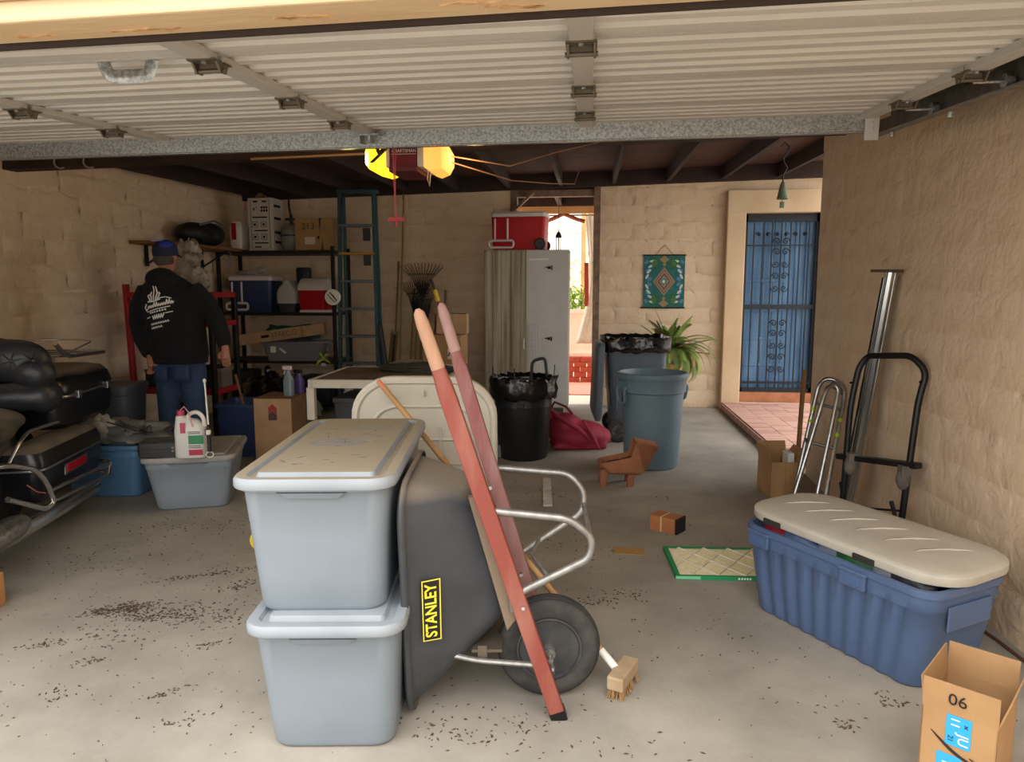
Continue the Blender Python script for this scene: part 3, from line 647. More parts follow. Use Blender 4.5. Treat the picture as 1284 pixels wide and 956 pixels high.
# ---- things lying on the floor
af = thing('air_filter', 'flat pleated air filter in a green frame lying on the concrete', 'air filter', (.70, 3.60, 0), 3)
M_GREEN = mat('green_card', '1f8a52', .6); fw, fd, fh = .56, .40, .022
part('frame', MB().box(-fw/2,fw/2,-fd/2,-fd/2+.012,0,fh).box(-fw/2,fw/2,fd/2-.012,fd/2,0,fh).box(-fw/2,-fw/2+.022,-fd/2,fd/2,0,fh+.001).box(fw/2-.022,fw/2,-fd/2,fd/2,0,fh+.001), M_GREEN, af, 0)
part('print_strip', MB().box(-fw/2+.0,-fw/2+.12,-fd/2-.001,-fd/2,.004,.018), mat('pale_green_print', '7fc79c', .6), af, 0)
for x_ in (.02,.034,.047,.06,.074): part('print_mark', MB().box(x_,x_+.009,-fd/2-.0022,-fd/2-.001,.006,.016), M_WHITEINK, af, 0)
mb = MB(); n = 26; pr = []
for i in range(n+1): pr.append((-fd/2+.013+(fd-.026)*i/n, .020 if i % 2 else .006))
mb.loft([[(x, y, z) for y, z in pr] + [(x, fd/2-.013, .002), (x, -fd/2+.013, .002)] for x in (-fw/2+.022, fw/2-.022)])
part('pleats', mb, mat('cream_filter_paper', 'd9cba4', .85, c2='c9b98c', vs=30), af, 0)
M_STRIP = mat('white_filter_strip', 'e9e5da', .7)
for k in range(-2, 4):
    for s in (-1, 1):
        x = -.2+.13*k; x0, x1 = x, x+.26; y0, y1 = s*-.185, s*.185
        t0_, t1_ = max(0, (-.255-x0)/.26), min(1, (.255-x0)/.26)
        if t1_ > t0_: part('strip', MB().bar((x0+.26*t0_, y0+(y1-y0)*t0_, .0215), (x0+.26*t1_, y0+(y1-y0)*t1_, .0215), .006, .002, (0,1,0)), M_STRIP, af, 0)
sb = thing('small_box', 'small brown carton with a black end lying beside the air filter', 'box', (.47, 4.12, 0), -34)
part('sleeve', MB().box(-.09,.075,-.055,.055,0,.09), mat('orange_brown_card', 'b9794a', .8, c2='a5683c', vs=10), sb, 0, .002)
part('end_panel', MB().box(.072,.085,-.056,.056,0,.091), mat('black_card', '1a1618', .5), sb, 0, .002)
part('tape', MB().box(-.022,-.012,-.0565,.0565,-.0,.0912), mat('pale_tape', 'd6b58a', .5), sb, 0)
tag(part('cardboard_scrap', MB().cb((.225, 3.745, .002), (.165,.10,.003), rz=-3), mat('tan_card', 'a7834e', .9), None, 0), 'flat tan cardboard scrap lying on the concrete', 'cardboard')
wst = tag(part('wood_strip', MB().cb((-.285, 4.84, .006), (.06,.68,.012), rz=4), mat('white_painted_wood', 'd9d4c8', .8, c2='b9b2a6', vs=14), None, 0, .002), 'white painted wood strip on the floor behind the wheelbarrow legs', 'wood strip')
lb = thing('cardboard_box', 'orange-brown carton corner at the far left edge', 'box', (-2.70, 2.66, 0), 12)
part('body', MB().box(-.16,.12,-.1,.1,0,.15), mat('orange_card', 'c08a52', .85, c2='b07a44', vs=9), lb, 0, .003)
part('flap', MB().box(-.16,.12,-.003,.003,0,.06, tr(0,-.1,.15,rx=60)), MATS['orange_card'], lb, 0)
yc = thing('yellow_plastic_disc', 'yellow plastic disc standing behind the grey totes', 'disc', (-1.76, 3.55, 0), 10)
part('disc', MB().lathe([(0,.0),(.05,.0),(.06,.006),(.06,.02),(.05,.026),(.0,.026)], 20, tr(0,0,.06,rx=90)), mat('yellow_plastic', 'e6c53a', .5), yc, 40)
tag(part('electric_cord', MB().tube([(1.60,3.15,.008),(1.64,2.9,.008),(1.655,2.7,.007),(1.66,2.55,.008),(1.665,2.3,.008)], .007, 6), mat('brown_cord', '5a3526', .6), None), 'brown cord lying along the foot of the right wall', 'cord')
# ================================================================ right wall and the far right
# ---- hand truck
ht = thing('hand_truck', 'black tubular hand truck leaning on the tan right wall', 'hand truck', (1.5, 3.9, 0))
O = V((1.5, 3.9, 0)); q = lambda *a: V(a) - O
Lp = [q(1.40,4.0,.06), q(1.425,4.03,.78), q(1.465,4.05,.99), q(1.50,4.03,1.05), q(1.62,3.78,1.075), q(1.67,3.72,1.0), q(1.635,3.71,.86), q(1.575,3.69,.06)]
part('frame', MB().tube(fillet(Lp, .09, 5), .0165, 10), M_BLACKM, ht, 60)
part('crossbar', MB().bar(q(1.385,4.05,.487), q(1.635,3.65,.535), .05, .03), M_BLACKM, ht, 0, .004)
part('crossbar', MB().tube([q(1.405,4.0,.25), q(1.49,3.85,.25), q(1.585,3.69,.29)], .006, 6), M_BLACKM, ht, 60)
for z in (.1,): part('toe_plate', MB().bar(q(1.36,3.99,.02), q(1.52,3.67,.02), .13, .012), M_BLACKM, ht, 0)
for y, x in ((3.96,1.44), (3.69,1.60)):
    part('folded_wheel', MB().ball(q(x-.02,y,.455), .035,.03,.055,12,8).cb(q(x-.015,y,.50),(.05,.05,.05)), mat('grey_brown_wheel', '57514b', .8, c2='75695e', vs=20), ht, 50)
for y, x in ((4.08,1.47), (3.64,1.60)):
    part('wheel', MB().lathe([(.03,-.02),(.075,-.022),(.085,-.012),(.085,.012),(.075,.022),(.03,.02)], 20, Mx.Translation(q(x,y,.085)) @ rot(90,0,-15)), M_RUBBER, ht, 40)
    part('axle_strut', MB().cyl(q(x-.07,y+(.05 if y<4 else -.05),.34), q(x-.01,y,.09), .011, 8), M_BLACKM, ht, 60)
for p in ((1.665,3.72,.95), (1.45,4.05,.90)): part('grip_screw', MB().cyl(q(*p)+V((-.03,-.01,0)), q(*p)+V((-.012,-.0,0)), .006, 6), M_BLACKM, ht, 40)
# ---- steel channels
M_SHINY = mat('bright_galvanised', 'd2d4d4', .22, 1., c2='aaadad', vs=14, stretch=(1,1,.2))
for k, (dx, dy, lab) in enumerate(((0,0,'shiny galvanised channel leaning on the right wall, foremost of the bundle'), (.015,.05,'galvanised channel in the middle of the bundle on the right wall'), (.02,.11,'galvanised channel at the back of the bundle on the right wall'))):
    a = V((1.535+dx*.5, 4.30+dy, 0)); b = V((1.64+dx*.6, 4.13+dy*.8, 1.50-.015*k)); ax = (b-a).normalized(); L = (b-a).length
    x = V((.55,-.83,0)); x = (x-ax*x.dot(ax)).normalized(); y = ax.cross(x)
    pr_ = [(-.028,-.016),(-.026,-.018),(-.026,.0),(-.010,.006),(.010,.006),(.026,0),(.026,-.018),(.028,-.016),(.028,.002),(.011,.009),(-.011,.009),(-.028,.002)]
    o = part('steel_channel', MB().loft([[a+ax*s+x*px_*1.0+y*py_ for px_, py_ in pr_] for s in (0.03, L)]), M_SHINY, None, 0); tag(o, lab, 'metal channel', 'steel channels on the right wall')
tag(part('metal_strap', MB().bar((1.56,4.23,1.512),(1.665,4.06,1.506),.003,.016), mat('rusty_strap', '5e4a3c', .7,.4), None, 0), 'short rusty strap lying over the tops of the steel channels', 'strap')
# ---- walker
wk = thing('walking_frame', 'folded aluminium walking frame with lime bands leaning beside the hand truck', 'walker', (1.45, 4.7, 0)); O = V((1.45, 4.7, 0))
for pts in ([(1.30,4.60,.03),(1.50,4.73,.70),(1.528,4.75,.775),(1.575,4.76,.80),(1.60,4.75,.765),(1.585,4.73,.69),(1.43,4.56,.03)],
            [(1.465,4.5,.03),(1.645,4.78,.69),(1.655,4.80,.76),(1.61,4.86,.82),(1.55,4.88,.82),(1.51,4.87,.77),(1.495,4.86,.70),(1.34,4.72,.03)]):
    part('tube_frame', MB().tube(fillet([V(p)-O for p in pts], .07, 5), .0148, 10), M_ALU, wk, 60)
for z, a, b in ((.43,(1.42,4.68),(1.56,4.65)), (.66,(1.49,4.86),(1.63,4.77)), (.43,(1.42,4.78),(1.42,4.68))):
    part('crossbar', MB().cyl(V((*a,z))-O, V((*b,z-.03))-O, .010, 8), mat('dull_walker_tube', '8e8f8e', .4,.8), wk, 60)
for p in ((1.315,4.63,.03),(1.36,4.74,.03)):
    part('wheel', MB().lathe([(.0,-.014),(.03,-.014),(.032,-.008),(.032,.008),(.03,.014),(.0,.014)], 16, Mx.Translation(V(p)+V((-.02,0,.005))-O) @ rot(90,0,60)), M_BLACK, wk, 40)
for p in ((1.43,4.56,.012),(1.465,4.5,.012)): part('foot_tip', MB().cyl(V(p)-O, V(p)+V((.008,.006,.04))-O, .016, 10), M_RUBBER, wk, 40)
M_LIME = mat('lime_band', 'b6d21e', .5)
for a, b, f in (((1.495,4.86,.70),(1.34,4.72,.03),.10),((1.495,4.86,.70),(1.34,4.72,.03),.22),((1.465,4.5,.03),(1.645,4.78,.69),.80),((1.465,4.5,.03),(1.645,4.78,.69),.66)):
    a, b = V(a)-O, V(b)-O; d = (b-a); part('band', MB().tube([a+d*f, a+d*(f+.03)], .0168, 10), M_LIME, wk, 40)
part('hand_grip', MB().tube([V((1.575,4.82,.80))-O, V((1.65,4.80,.735))-O], .019, 10), mat('grey_grip', '6a6a68', .7), wk, 60)
tag(part('wood_plank', MB().bar((1.475,5.14,0),(1.50,5.16,.85),.045,.022), mat('tan_wood', '9d7346', .8, c2='87602f', vs=10, stretch=(1,1,.1)), None, 0, .003), 'narrow tan wood plank standing behind the walking frame', 'plank')
cb = thing('cardboard_box', 'small open brown carton on the floor beside the walking frame', 'box', (1.31, 4.98, 0), 8)
part('body', MB().box(-.10,.10,-.12,-.116,0,.25).box(-.10,.10,.116,.12,0,.25).box(-.1,-.096,-.12,.12,0,.25).box(.096,.1,-.12,.12,0,.25).box(-.1,.1,-.12,.12,0,.004), M_CARD, cb, 0)
part('flap', MB().box(-.1,.1,-.002,.002,0,.1, tr(0,.118,.25,rx=-20)), M_CARD, cb, 0); part('flap', MB().box(-.12,.12,-.002,.002,0,.09, tr(-.098,0,.25,ry=-12) @ rot(0,0,90)), M_CARD, cb, 0)
part('flap', MB().box(-.12,.12,-.002,.002,0,.09, tr(.098,0,.25,ry=35) @ rot(0,0,90)), M_CARD, cb, 0)
part('seam', MB().box(-.002,.002,-.1212,-.12,0,.25), M_CARDDK, cb, 0)
part('packing', MB().box(.04,.085,-.06,.05,.2,.30), M_WHITEP, cb, 0, .01)
# ---- hanging bell
bell = thing('hanging_bell', 'green patinated bell hanging on a twisted hook from the rafters', 'bell', (1.555, 6.2, 2.15))
M_PAT = mat('green_patina', '7d8c74', .7, .3, c2='5f6d57', vs=20)
part('bell_body', MB().lathe([(.012,.14),(.02,.12),(.032,.06),(.045,.0),(.04,.0),(.028,.06),(.0,.11)], 18), M_PAT, bell, 40)
part('clapper', MB().cyl((0,0,-.05),(0,0,.08),.003,6).box(-.018,.018,-.002,.002,-.07,-.02), M_PAT, bell, 40)
part('hook', MB().tube([(0,0,.14),(.0,0,.2),(.03,0,.25),(.0,0,.3),(-.005,0,.33),(.03,0,.37),(.035,0,.42),(.0,0,.45),(-.03,0,.42)], .006, 6), M_IRON, bell, 60)

# ================================================================ bins
# black can with liner
M_CAN = mat('black_can', '121317', .4, c2='191a1f', vs=4)
tc_ = thing('trash_can', 'black plastic trash can lined with a crumpled black bag', 'trash can', (-.555, 5.9, 0))
part('body', MB().lathe([(0,0),(.195,0),(.205,.012),(.235,.45),(.242,.452),(.24,.47),(.25,.60),(.262,.61),(.262,.635),(.25,.64),(.235,.5),(.2,.02),(0,.02)], 32), M_CAN, tc_, 40)
part('handle', MB().box(-.03,.03,-.262,-.24,.455,.485), M_CAN, tc_, 0, .006)
M_BAG = mat('black_bag_film', '0e0e10', .22, bump=.6, bs=16, spec=.8)
def liner(parent, ring_fn, z0, drop, seed, n=72):
    rows = []
    for j, (t, out) in enumerate(((0,-.03),(.25,-.015),(.5,.005),(.72,.022),(1.0,.016),(1.25,.02),(1.5,.014))):
        r_ = []
        for k in range(n):
            x, y, nx_, ny_ = ring_fn(k/n); s = noise.noise(V((math.cos(2*math.pi*k/n)*5, math.sin(2*math.pi*k/n)*5, j*.8+seed)))
            s2 = noise.noise(V((math.cos(2*math.pi*k/n)*14, math.sin(2*math.pi*k/n)*14, j*1.1+seed)))
            o = out + .022*s + .014*s2
            if t >= 1: o = max(o, .012)
            zz = z0 + (.05-abs(t-.6)*.1 if t < 1 else -(t-1)*drop*2) + .03*s2*(t < 1.1) + .035*s*(t > 1)
            r_.append((x+nx_*o, y+ny_*o, zz))
        rows.append(r_)
    return part('bin_liner', MB().loft(rows, False, False), M_BAG, parent, 50, solid=.002)
liner(tc_, lambda t: (.262*math.cos(2*math.pi*t), .262*math.sin(2*math.pi*t), math.cos(2*math.pi*t), math.sin(2*math.pi*t)), .645, .13, 2)
part('bag_fill', MB().ball((0,0,.58),.235,.235,.07,20,8), M_BAG, tc_, 60)
part('lid_handle', MB().tube(fillet([(.05,.18,.64),(.06,.19,.80),(.17,.19,.83),(.19,.18,.66)],.04), .014, 8), M_CAN, tc_, 60)
for a in (-150, -100, 20):
    part('rim_clip', MB().bar((.265*math.cos(R(a)), .265*math.sin(R(a)), .62), (.275*math.cos(R(a)), .275*math.sin(R(a)), .78), .012, .008), M_CAN, tc_, 0)
part('wheel', MB().lathe([(0,-.02),(.05,-.022),(.06,-.012),(.06,.012),(.05,.022),(0,.02)], 20, tr(-.215,-.1,.06,rx=90,rz=30)), mat('grey_wheel', '73767a', .6), tc_, 40)
# red duffel
rb = thing('duffel_bag', 'slumped crimson fabric bag on the floor between the bins', 'bag', (-.10, 6.32, 0), 10)
M_CRIM = mat('crimson_fabric', '9c1f37', .7, c2='8a1a30', vs=6, bump=.4, bs=20)
mb = MB().ball((0,0,.12),.27,.2,.13,28,16).ball((-.12,0,.2),.15,.14,.12,20,12).ball((.16,-.02,.1),.14,.14,.1,20,12).ball((-.25,.03,.25),.07,.06,.1,16,10).box(-.24,.24,-.15,.15,.004,.05)
part('sack', mb, M_CRIM, rb, 60, remesh=.014, smo=8)
for p in ([(-.27,-.02,.36),(-.2,-.14,.3),(-.02,-.2,.2),(.12,-.19,.06)], [(.02,-.14,.27),(.1,-.2,.14),(.16,-.2,.02)]):
    part('seam_fold', MB().tube(p, [.012,.02,.022,.01], 8) if len(p)==4 else MB().tube(p, [.01,.018,.01], 8), M_CRIM, rb, 60)
part('strap', MB().tube([(-.26,-.02,.34),(-.22,-.05,.42),(-.12,-.06,.38),(-.06,-.05,.31)], .012, 6, flat=.4), mat('dark_red_strap','6e1526',.7), rb, 60)
# wheeled cart
M_CART = mat('slate_bin_plastic', '5b6772', .5, c2='535f6a', vs=3)
wc_ = thing('wheeled_bin', 'slate grey wheeled bin with its lid hanging open, behind the round can', 'wheelie bin', (.42, 6.85, 0), 4)
part('body', MB().loft([rrect(.42,.46,.05,.06,4), rrect(.44,.48,.05,.10,4), rrect(.54,.58,.06,.86,4), rrect(.58,.62,.06,.87,4), rrect(.58,.62,.06,.93,4), rrect(.54,.58,.05,.93,4), rrect(.5,.54,.05,.5,4), rrect(.4,.44,.05,.12,4)]), M_CART, wc_, 40)
part('front_rib', MB().box(-.2,-.18,-.275,-.22,.3,.8), M_CART, wc_, 0, .005)
part('open_lid', MB().loft([rrect(.05,.60,.02,.20,3,-.36), rrect(.075,.64,.02,.26,3,-.36), rrect(.07,.64,.02,.86,3,-.34), rrect(.05,.6,.02,.92,3,-.33)]), M_CART, wc_, 40)
part('hinge_bar', MB().cyl((-.315,-.26,.91),(-.315,.26,.91),.016,10), M_CART, wc_, 60)
part('foot', MB().box(.05,.2,-.2,.2,0,.08), M_CART, wc_, 0, .01)
for y in (-.27, .27):
    wv = part('wheel', MB().lathe([(.06,-.03),(.09,-.032),(.105,-.02),(.105,.02),(.09,.032),(.06,.03)], 24, tr(-.17,y,.105,rx=90)), M_RUBBER, wc_, 40)
    part('hub', MB().lathe([(0,-.034),(.012,-.036),(.02,-.02),(.06,-.016),(.085,-.034),(.092,-.034),(.092,.03),(0,.03)], 24, tr(-.17,y,.105,rx=90)), mat('pale_hub', 'c4c2bc', .5), wv, 40)
    part('spoke', MB().lathe([(.022,-.02),(.058,-.018),(.06,-.03),(.022,-.03)], 6, tr(-.17,y-.012,.105,rx=90)), M_BLACK, wv, 0)
def rrpt(t, w_=.59, d_=.63):
    a = 2*math.pi*t; c, s = math.cos(a), math.sin(a); k = 1/((abs(c)**6+abs(s)**6)**(1/6)); return (c*k*w_/2, s*k*d_/2, c, s)
liner(wc_, rrpt, .93, .09, 5)
part('bag_fill', MB().ball((0,0,.88),.26,.28,.08,20,8), M_BAG, wc_, 60)
# round grey can
M_BRUTE = mat('blue_grey_can', '6f8694', .5, c2='657c8a', vs=3)
bc = thing('trash_can', 'round blue-grey open trash can in front of the wheeled bin', 'trash can', (.50, 5.72, 0), 0)
part('body', MB().lathe([(0,0),(.205,0),(.212,.01),(.215,.02),(.245,.60),(.262,.61),(.266,.70),(.272,.71),(.28,.73),(.278,.755),(.262,.76),(.25,.74),(.24,.6),(.20,.03),(0,.03)], 40), M_BRUTE, bc, 40)
for a in (-150, 30):
    T = rot(0,0,a); mb = MB().tube(fillet([T @ V((.25,-.06,.66)), T @ V((.30,-.055,.64)), T @ V((.285,-.045,.53)), T @ V((.285,.045,.53)), T @ V((.30,.055,.64)), T @ V((.25,.06,.66))], .03), .013, 8)
    part('handle', mb, M_BRUTE, bc, 60); part('handle_mount', MB().box(.25,.275,-.07,.07,.61,.70,T), M_BRUTE, bc, 0, .008)
# ---- terracotta planter
pl = thing('terracotta_planter', 'terracotta barrow-shaped planter with stub legs and soil, in front of the round can', 'planter', (.06, 5.12, 0), 4)
M_TERRA = mat('terracotta', 'a8704f', .85, c2='966042', vs=6, bump=.3, bs=30)
k_ = 1.0; XZ = Mx(((1,0,0,0),(0,0,1,0),(0,1,0,0),(0,0,0,1)))
prof = [(.027,.168),(.235,.214),(.268,.328),(.435,.295),(.342,.12),(.30,.085),(.074,.09),(.007,.15)]
mb = MB()
for y0 in (-.1, .085): mb.prism(prof, y0, y0+.015, XZ)
mb.prism([(.268,.328),(.435,.295),(.342,.12),(.31,.14),(.30,.22)], -.1, .1, XZ).prism([(.027,.168),(.007,.15),(.074,.09),(.30,.085),(.34,.12),(.10,.105),(.04,.16)], -.1, .1, XZ)
part('basin', mb, M_TERRA, pl, 0, .006)
part('soil', MB().grid(lambda u, v: (.05+.22*u, -.085+.17*v, .135+.05*u+.012*noise.noise(V((u*6,v*6,1)))), 10, 8), mat('dark_soil', '3a281c', .95, bump=.8, bs=60), pl, 60)
for x, y in ((.02,-.095),(.02,.05),(.215,-.095),(.215,.05)):
    part('foot', MB().loft([rrect(.045,.045,.01,0,2,x+.02,y+.02), rrect(.06,.045,.012,.12,2,x+.03,y+.02)]), M_TERRA, pl, 40)
# ---- fern in a painted pot on a stand
fe = thing('potted_fern', 'arching green fern in a painted pot against the back wall', 'plant', (.89, 8.15, .06))
part('pot', MB().lathe([(0,.42),(.10,.42),(.14,.5),(.155,.62),(.165,.64),(.165,.67),(.15,.67),(.14,.6),(0,.58)], 24), mat('painted_pot', 'b5502c', .5, c2='d8a24a', vs=14, lo=.45, hi=.55), fe, 40)
part('pot_band', MB().lathe([(.158,.53),(.163,.55),(.161,.575),(.155,.575)], 24), mat('purple_band', '6a4566', .5), fe, 40)
for a in (45,135,225,315): part('stand_leg', MB().cyl((.1*math.cos(R(a)),.1*math.sin(R(a)),.42),(.15*math.cos(R(a)),.15*math.sin(R(a)),-.06),.008,6), M_IRON, fe, 60)
M_FERN = [mat('fern_green', '667f38', .7, c2='4c6629', vs=10), mat('fern_light', '8ea34c', .7, c2='6f8838', vs=10), mat('fern_dry', '9a6a3a', .8, c2='7f5630', vs=10)]
random.seed(12)
def frond(az, el, L, droop, m, w_=.042):
    mb = MB(); pts = []; p = V((rnd(-.05,.05),rnd(-.05,.05),.66)); e = el
    for i in range(15):
        pts.append(p.copy()); d = V((math.cos(az)*math.cos(e), math.sin(az)*math.cos(e), math.sin(e))); p = p + d*(L/14); e -= droop/14
    mb.tube(pts, [.004*(1-i/16) for i in range(15)], 4)
    side = V((-math.sin(az), math.cos(az), 0))
    for i in range(2, 15):
        d = (pts[i]-pts[i-1]).normalized(); up = side.cross(d); ln = w_*math.sin(math.pi*(i+.6)/16)**.6
        for s in (-1, 1):
            for h in (0, .5):
                b = pts[i]-d*(L/14)*h; t = b+side*s*ln*1.3+d*ln*.5-up*0-V((0,0,1))*.012; a = d*.009
                mb.add([b-a, b+a, t+a*.3, t-a*.3], [(0,1,2,3)])
    part('frond', mb, m, fe, 0)
for k in range(95):
    az = rnd(0, 2*math.pi); r_ = random.random()
    el, L, dr = (rnd(1.0,1.45), rnd(.32,.5), rnd(.3,1.0)) if r_ < .35 else ((rnd(.4,.9), rnd(.4,.58), rnd(.8,1.8)) if r_ < .7 else (rnd(.2,.9), rnd(.4,.6), rnd(2.0,3.2)))
    if math.sin(az) > .3: L *= .7
    frond(az, el, L, dr, M_FERN[0 if random.random() < .4 else (1 if random.random() < .75 else 2)])
for az, el, L, dr in ((math.pi, .55, .58, .5), (math.pi*.98, .2, .5, .2), (0, .45, .5, .3), (.1, .02, .42, .1), (-.4, .5, .6, 2.9), (-.6, .6, .62, 3.1), (-.9,.5,.55,3.), (-.2,.4,.55,3.2)):
    frond(az-0.12, el, L, dr, M_FERN[1 if dr > 2 else (2 if L > .5 else 0)])
# ---- wall hanging
ta = thing('wall_hanging', 'teal patterned fabric hanging with a central diamond, on the back wall', 'wall hanging', (.862, YB-.022, 1.2))
M_TEAL = mat('teal_cloth', '1f5a5e', .85, c2='2a6a68', vs=12)
part('cloth', MB().box(-.24,.24,-.006,0,0,.62), M_TEAL, ta, 0)
part('rod', MB().cyl((-.25,-.005,.62),(.25,-.005,.62),.008,8), M_INK, ta, 60); part('rod', MB().cyl((-.27,-.005,.0),(.25,-.005,.0),.008,8), M_INK, ta, 60)
part('cord', MB().tube([(-.1,-.003,.625),(0,.006,.74),(.1,-.003,.625)], .003, 5), mat('brown_string', '7a5b3e', .8), ta, 60)
def flat(name, polys, c, y, par=ta):
    for pg in polys: part(name, MB().prism(pg, y-.0012, y, XZ), mat('cloth_'+name, c, .85), par, 0)
def oval(cx, cz, rx_, rz_, a=0, n=14): return [(cx+rx_*math.cos(t)*math.cos(a)-rz_*math.sin(t)*math.sin(a), cz+rx_*math.cos(t)*math.sin(a)+rz_*math.sin(t)*math.cos(a)) for t in [2*math.pi*i/n for i in range(n)]]
def dia(cx, cz, a, b): return [(cx-a,cz),(cx,cz-b),(cx+a,cz),(cx,cz+b)]
cz = .31
ov = []; lv = []; bl_ = []; gd_ = []
for sx in (-1, 1):
    for sz in (-1, 1):
        ov.append(oval(sx*.115, cz+sz*.215, .085, .06, sx*sz*.9)); gd_.append(oval(sx*.115, cz+sz*.215, .03, .045, sx*sz*.4))
        for i in range(4): lv.append(oval(sx*(.2-.02*i), cz+sz*(.06+.06*i), .014, .034, sx*sz*(.5+.3*i)))
        for i in range(3): bl_.append(oval(sx*(.17+.02*i), cz+sz*(.03+.1*i), .02, .03, sx*sz*.8))
flat('green_leaf_shape', ov, '2b6347', -.0062); flat('blue_scroll', bl_, '547f9c', -.0066); flat('pale_leaf_shape', lv, 'b9c8c4', -.007); flat('olive_heart', gd_, '47703f', -.0074)
flat('gold_diamond', [dia(0,cz,.13,.17)], '8f8350', -.0063); flat('rose_diamond', [dia(0,cz,.108,.145)], '7d5a55', -.0076)
mb = []
for r_ in (.095,.075,.055): mb += [dia(0,cz,r_,r_*1.33)]
for i, pg in enumerate(mb): flat(('tan_lattice','plum_lattice','tan_core')[i], [pg], ('9c7c6c','64484e','a58672')[i], -.0088-.0012*i)
flat('teal_disc', [oval(0,cz,.035,.04)], '2b7f86', -.0125); flat('cream_crescent', [oval(-.004,cz,.016,.02)], 'e0d0a0', -.0138)
flat('gold_band', [dia(0,.57,.06,.045), dia(0,.05,.06,.045), oval(0,.51,.02,.02), oval(0,.11,.02,.02)], '93804f', -.0066)

# ================================================================ wardrobe in the doorway
wd = thing('wardrobe', 'tall weathered wardrobe with a streaked left door and a grey right half', 'wardrobe', (-.72, 8.1, 0))
M_STRK = mat('streaked_grey_wood', 'b8ae98', .7, c2='857b62', vs=5, stretch=(3,1,.12), lo=.4, hi=.62)
M_GREYP = mat('grey_inner_panel', 'cac7c2', .6, c2='bfbcb6', vs=3)
part('carcass', MB().box(-.49,-.47,0,.5,.06,1.86).box(.45,.47,0,.5,.06,1.86).box(-.49,.47,0,.5,1.84,1.86).box(-.49,.47,0,.5,.06,.08).box(-.49,.47,.48,.5,.06,1.86).box(-.01,.01,.02,.48,.08,1.84), M_STRK, wd, 0)
for a, b in ((-.485,-.40),(-.397,-.30),(-.297,-.19),(-.187,-.075),(-.072,-.01)): part('door_board', MB().box(a,b,-.025,-.003,.07,1.85), M_STRK, wd, 0, .005)
part('door_edge', MB().box(-.01,.01,-.03,.0,.07,1.86), mat('pale_edge', 'c2bdae', .6), wd, 0, .003)
part('door_handle', MB().tube(fillet([(-.035,-.025,.74),(-.035,-.05,.75),(-.035,-.05,.85),(-.035,-.025,.86)],.015), .008, 8), M_WHITEP, wd, 60)
part('grey_panel', MB().box(.012,.47,-.012,.0,.07,1.855), M_GREYP, wd, 0, .003)
part('rail', MB().box(.02,.24,-.03,-.012,1.74,1.765), M_WHITEP, wd, 0, .003)
for z in (.86, 1.66): part('hinge', MB().cb((.25,-.017,z),(.03,.012,.03)).cb((.22,-.016,z+.005),(.03,.01,.01)).cb((.28,-.016,z-.002),(.012,.01,.05)), M_INK, wd, 0, .002)
for x in (-.46,.44): part('foot', MB().box(x-.02,x+.02,.02,.46,0,.06), M_STRK, wd, 0)
wr_ = thing('wire_rack', 'white wire grid panel leaning on the grey wardrobe half', 'wire rack', (-.64, 7.98, 0), 0)
mb = MB()
M_WIREW = mat('white_wire', 'c9c6be', .5)
for i in range(4): part('wire', MB().cyl((.0+.035*i,0,0),(-.05+.035*i,.08,1.05),.004,5), M_WIREW, wr_, 60)
for j in range(15): z = .05+j*.07; part('wire', MB().cyl((-.05*z/1.05,.08*z/1.05-.003,z),(.105-.05*z/1.05,.08*z/1.05-.003,z),.003,5), M_WIREW, wr_, 60)
# red wheeled cooler on top
def cooler(name, label, loc, rz, w_, d_, h_, mbody, mlid, wheel=False, bail=True, group=None):
    t = thing(name, label, 'cooler', loc, rz, group)
    part('body', MB().loft([rrect(w_*.93,d_*.93,.03,0,3), rrect(w_*.95,d_*.95,.035,.01,3), rrect(w_,d_,.04,h_*.86,3)]), mbody, t, 40)
    part('lid', MB().loft([rrect(w_+.012,d_+.012,.04,h_*.865,3), rrect(w_+.016,d_+.016,.04,h_*.95,3), rrect(w_-.02,d_-.02,.035,h_,3)]), mlid, t, 40)
    if bail:
        x0, x1 = -w_/2+.03, -w_/2+.03+w_*.3
        b = part('pull_handle', MB().tube(fillet([(x0-.05,-d_/2-.02,h_*.07),(x1+.05,-d_/2-.02,h_*.07),(x1+.05,-d_/2-.02,h_*.25),(x0-.05,-d_/2-.02,h_*.25)],.04,4,True), .014, 8, True), mlid, t, 60)
        for x in (x0+.02, x1-.02): part('handle_arm', MB().cyl((x,-d_/2-.015,h_*.25),(x,-d_/2-.012,h_*.82),.012,8), mlid, b, 60)
    if wheel:
        for y in (-d_/2-.01, d_/2+.01): part('wheel', MB().lathe([(0,-.02),(.055,-.022),(.065,-.01),(.065,.01),(.055,.022),(0,.02)], 20, tr(w_/2-.05,y,.065,rx=90)), M_BLACK, t, 40)
    return t
M_RCOOL = mat('red_cooler_plastic', 'b4081a', .45, spec=.25); M_CLID = mat('cooler_white', 'd9cfc8', .5)
cooler('cooler', 'large red wheeled cooler with white lid on top of the wardrobe', (-.82, 8.32, 1.86), -5, .62, .36, .43, M_RCOOL, M_CLID, True)
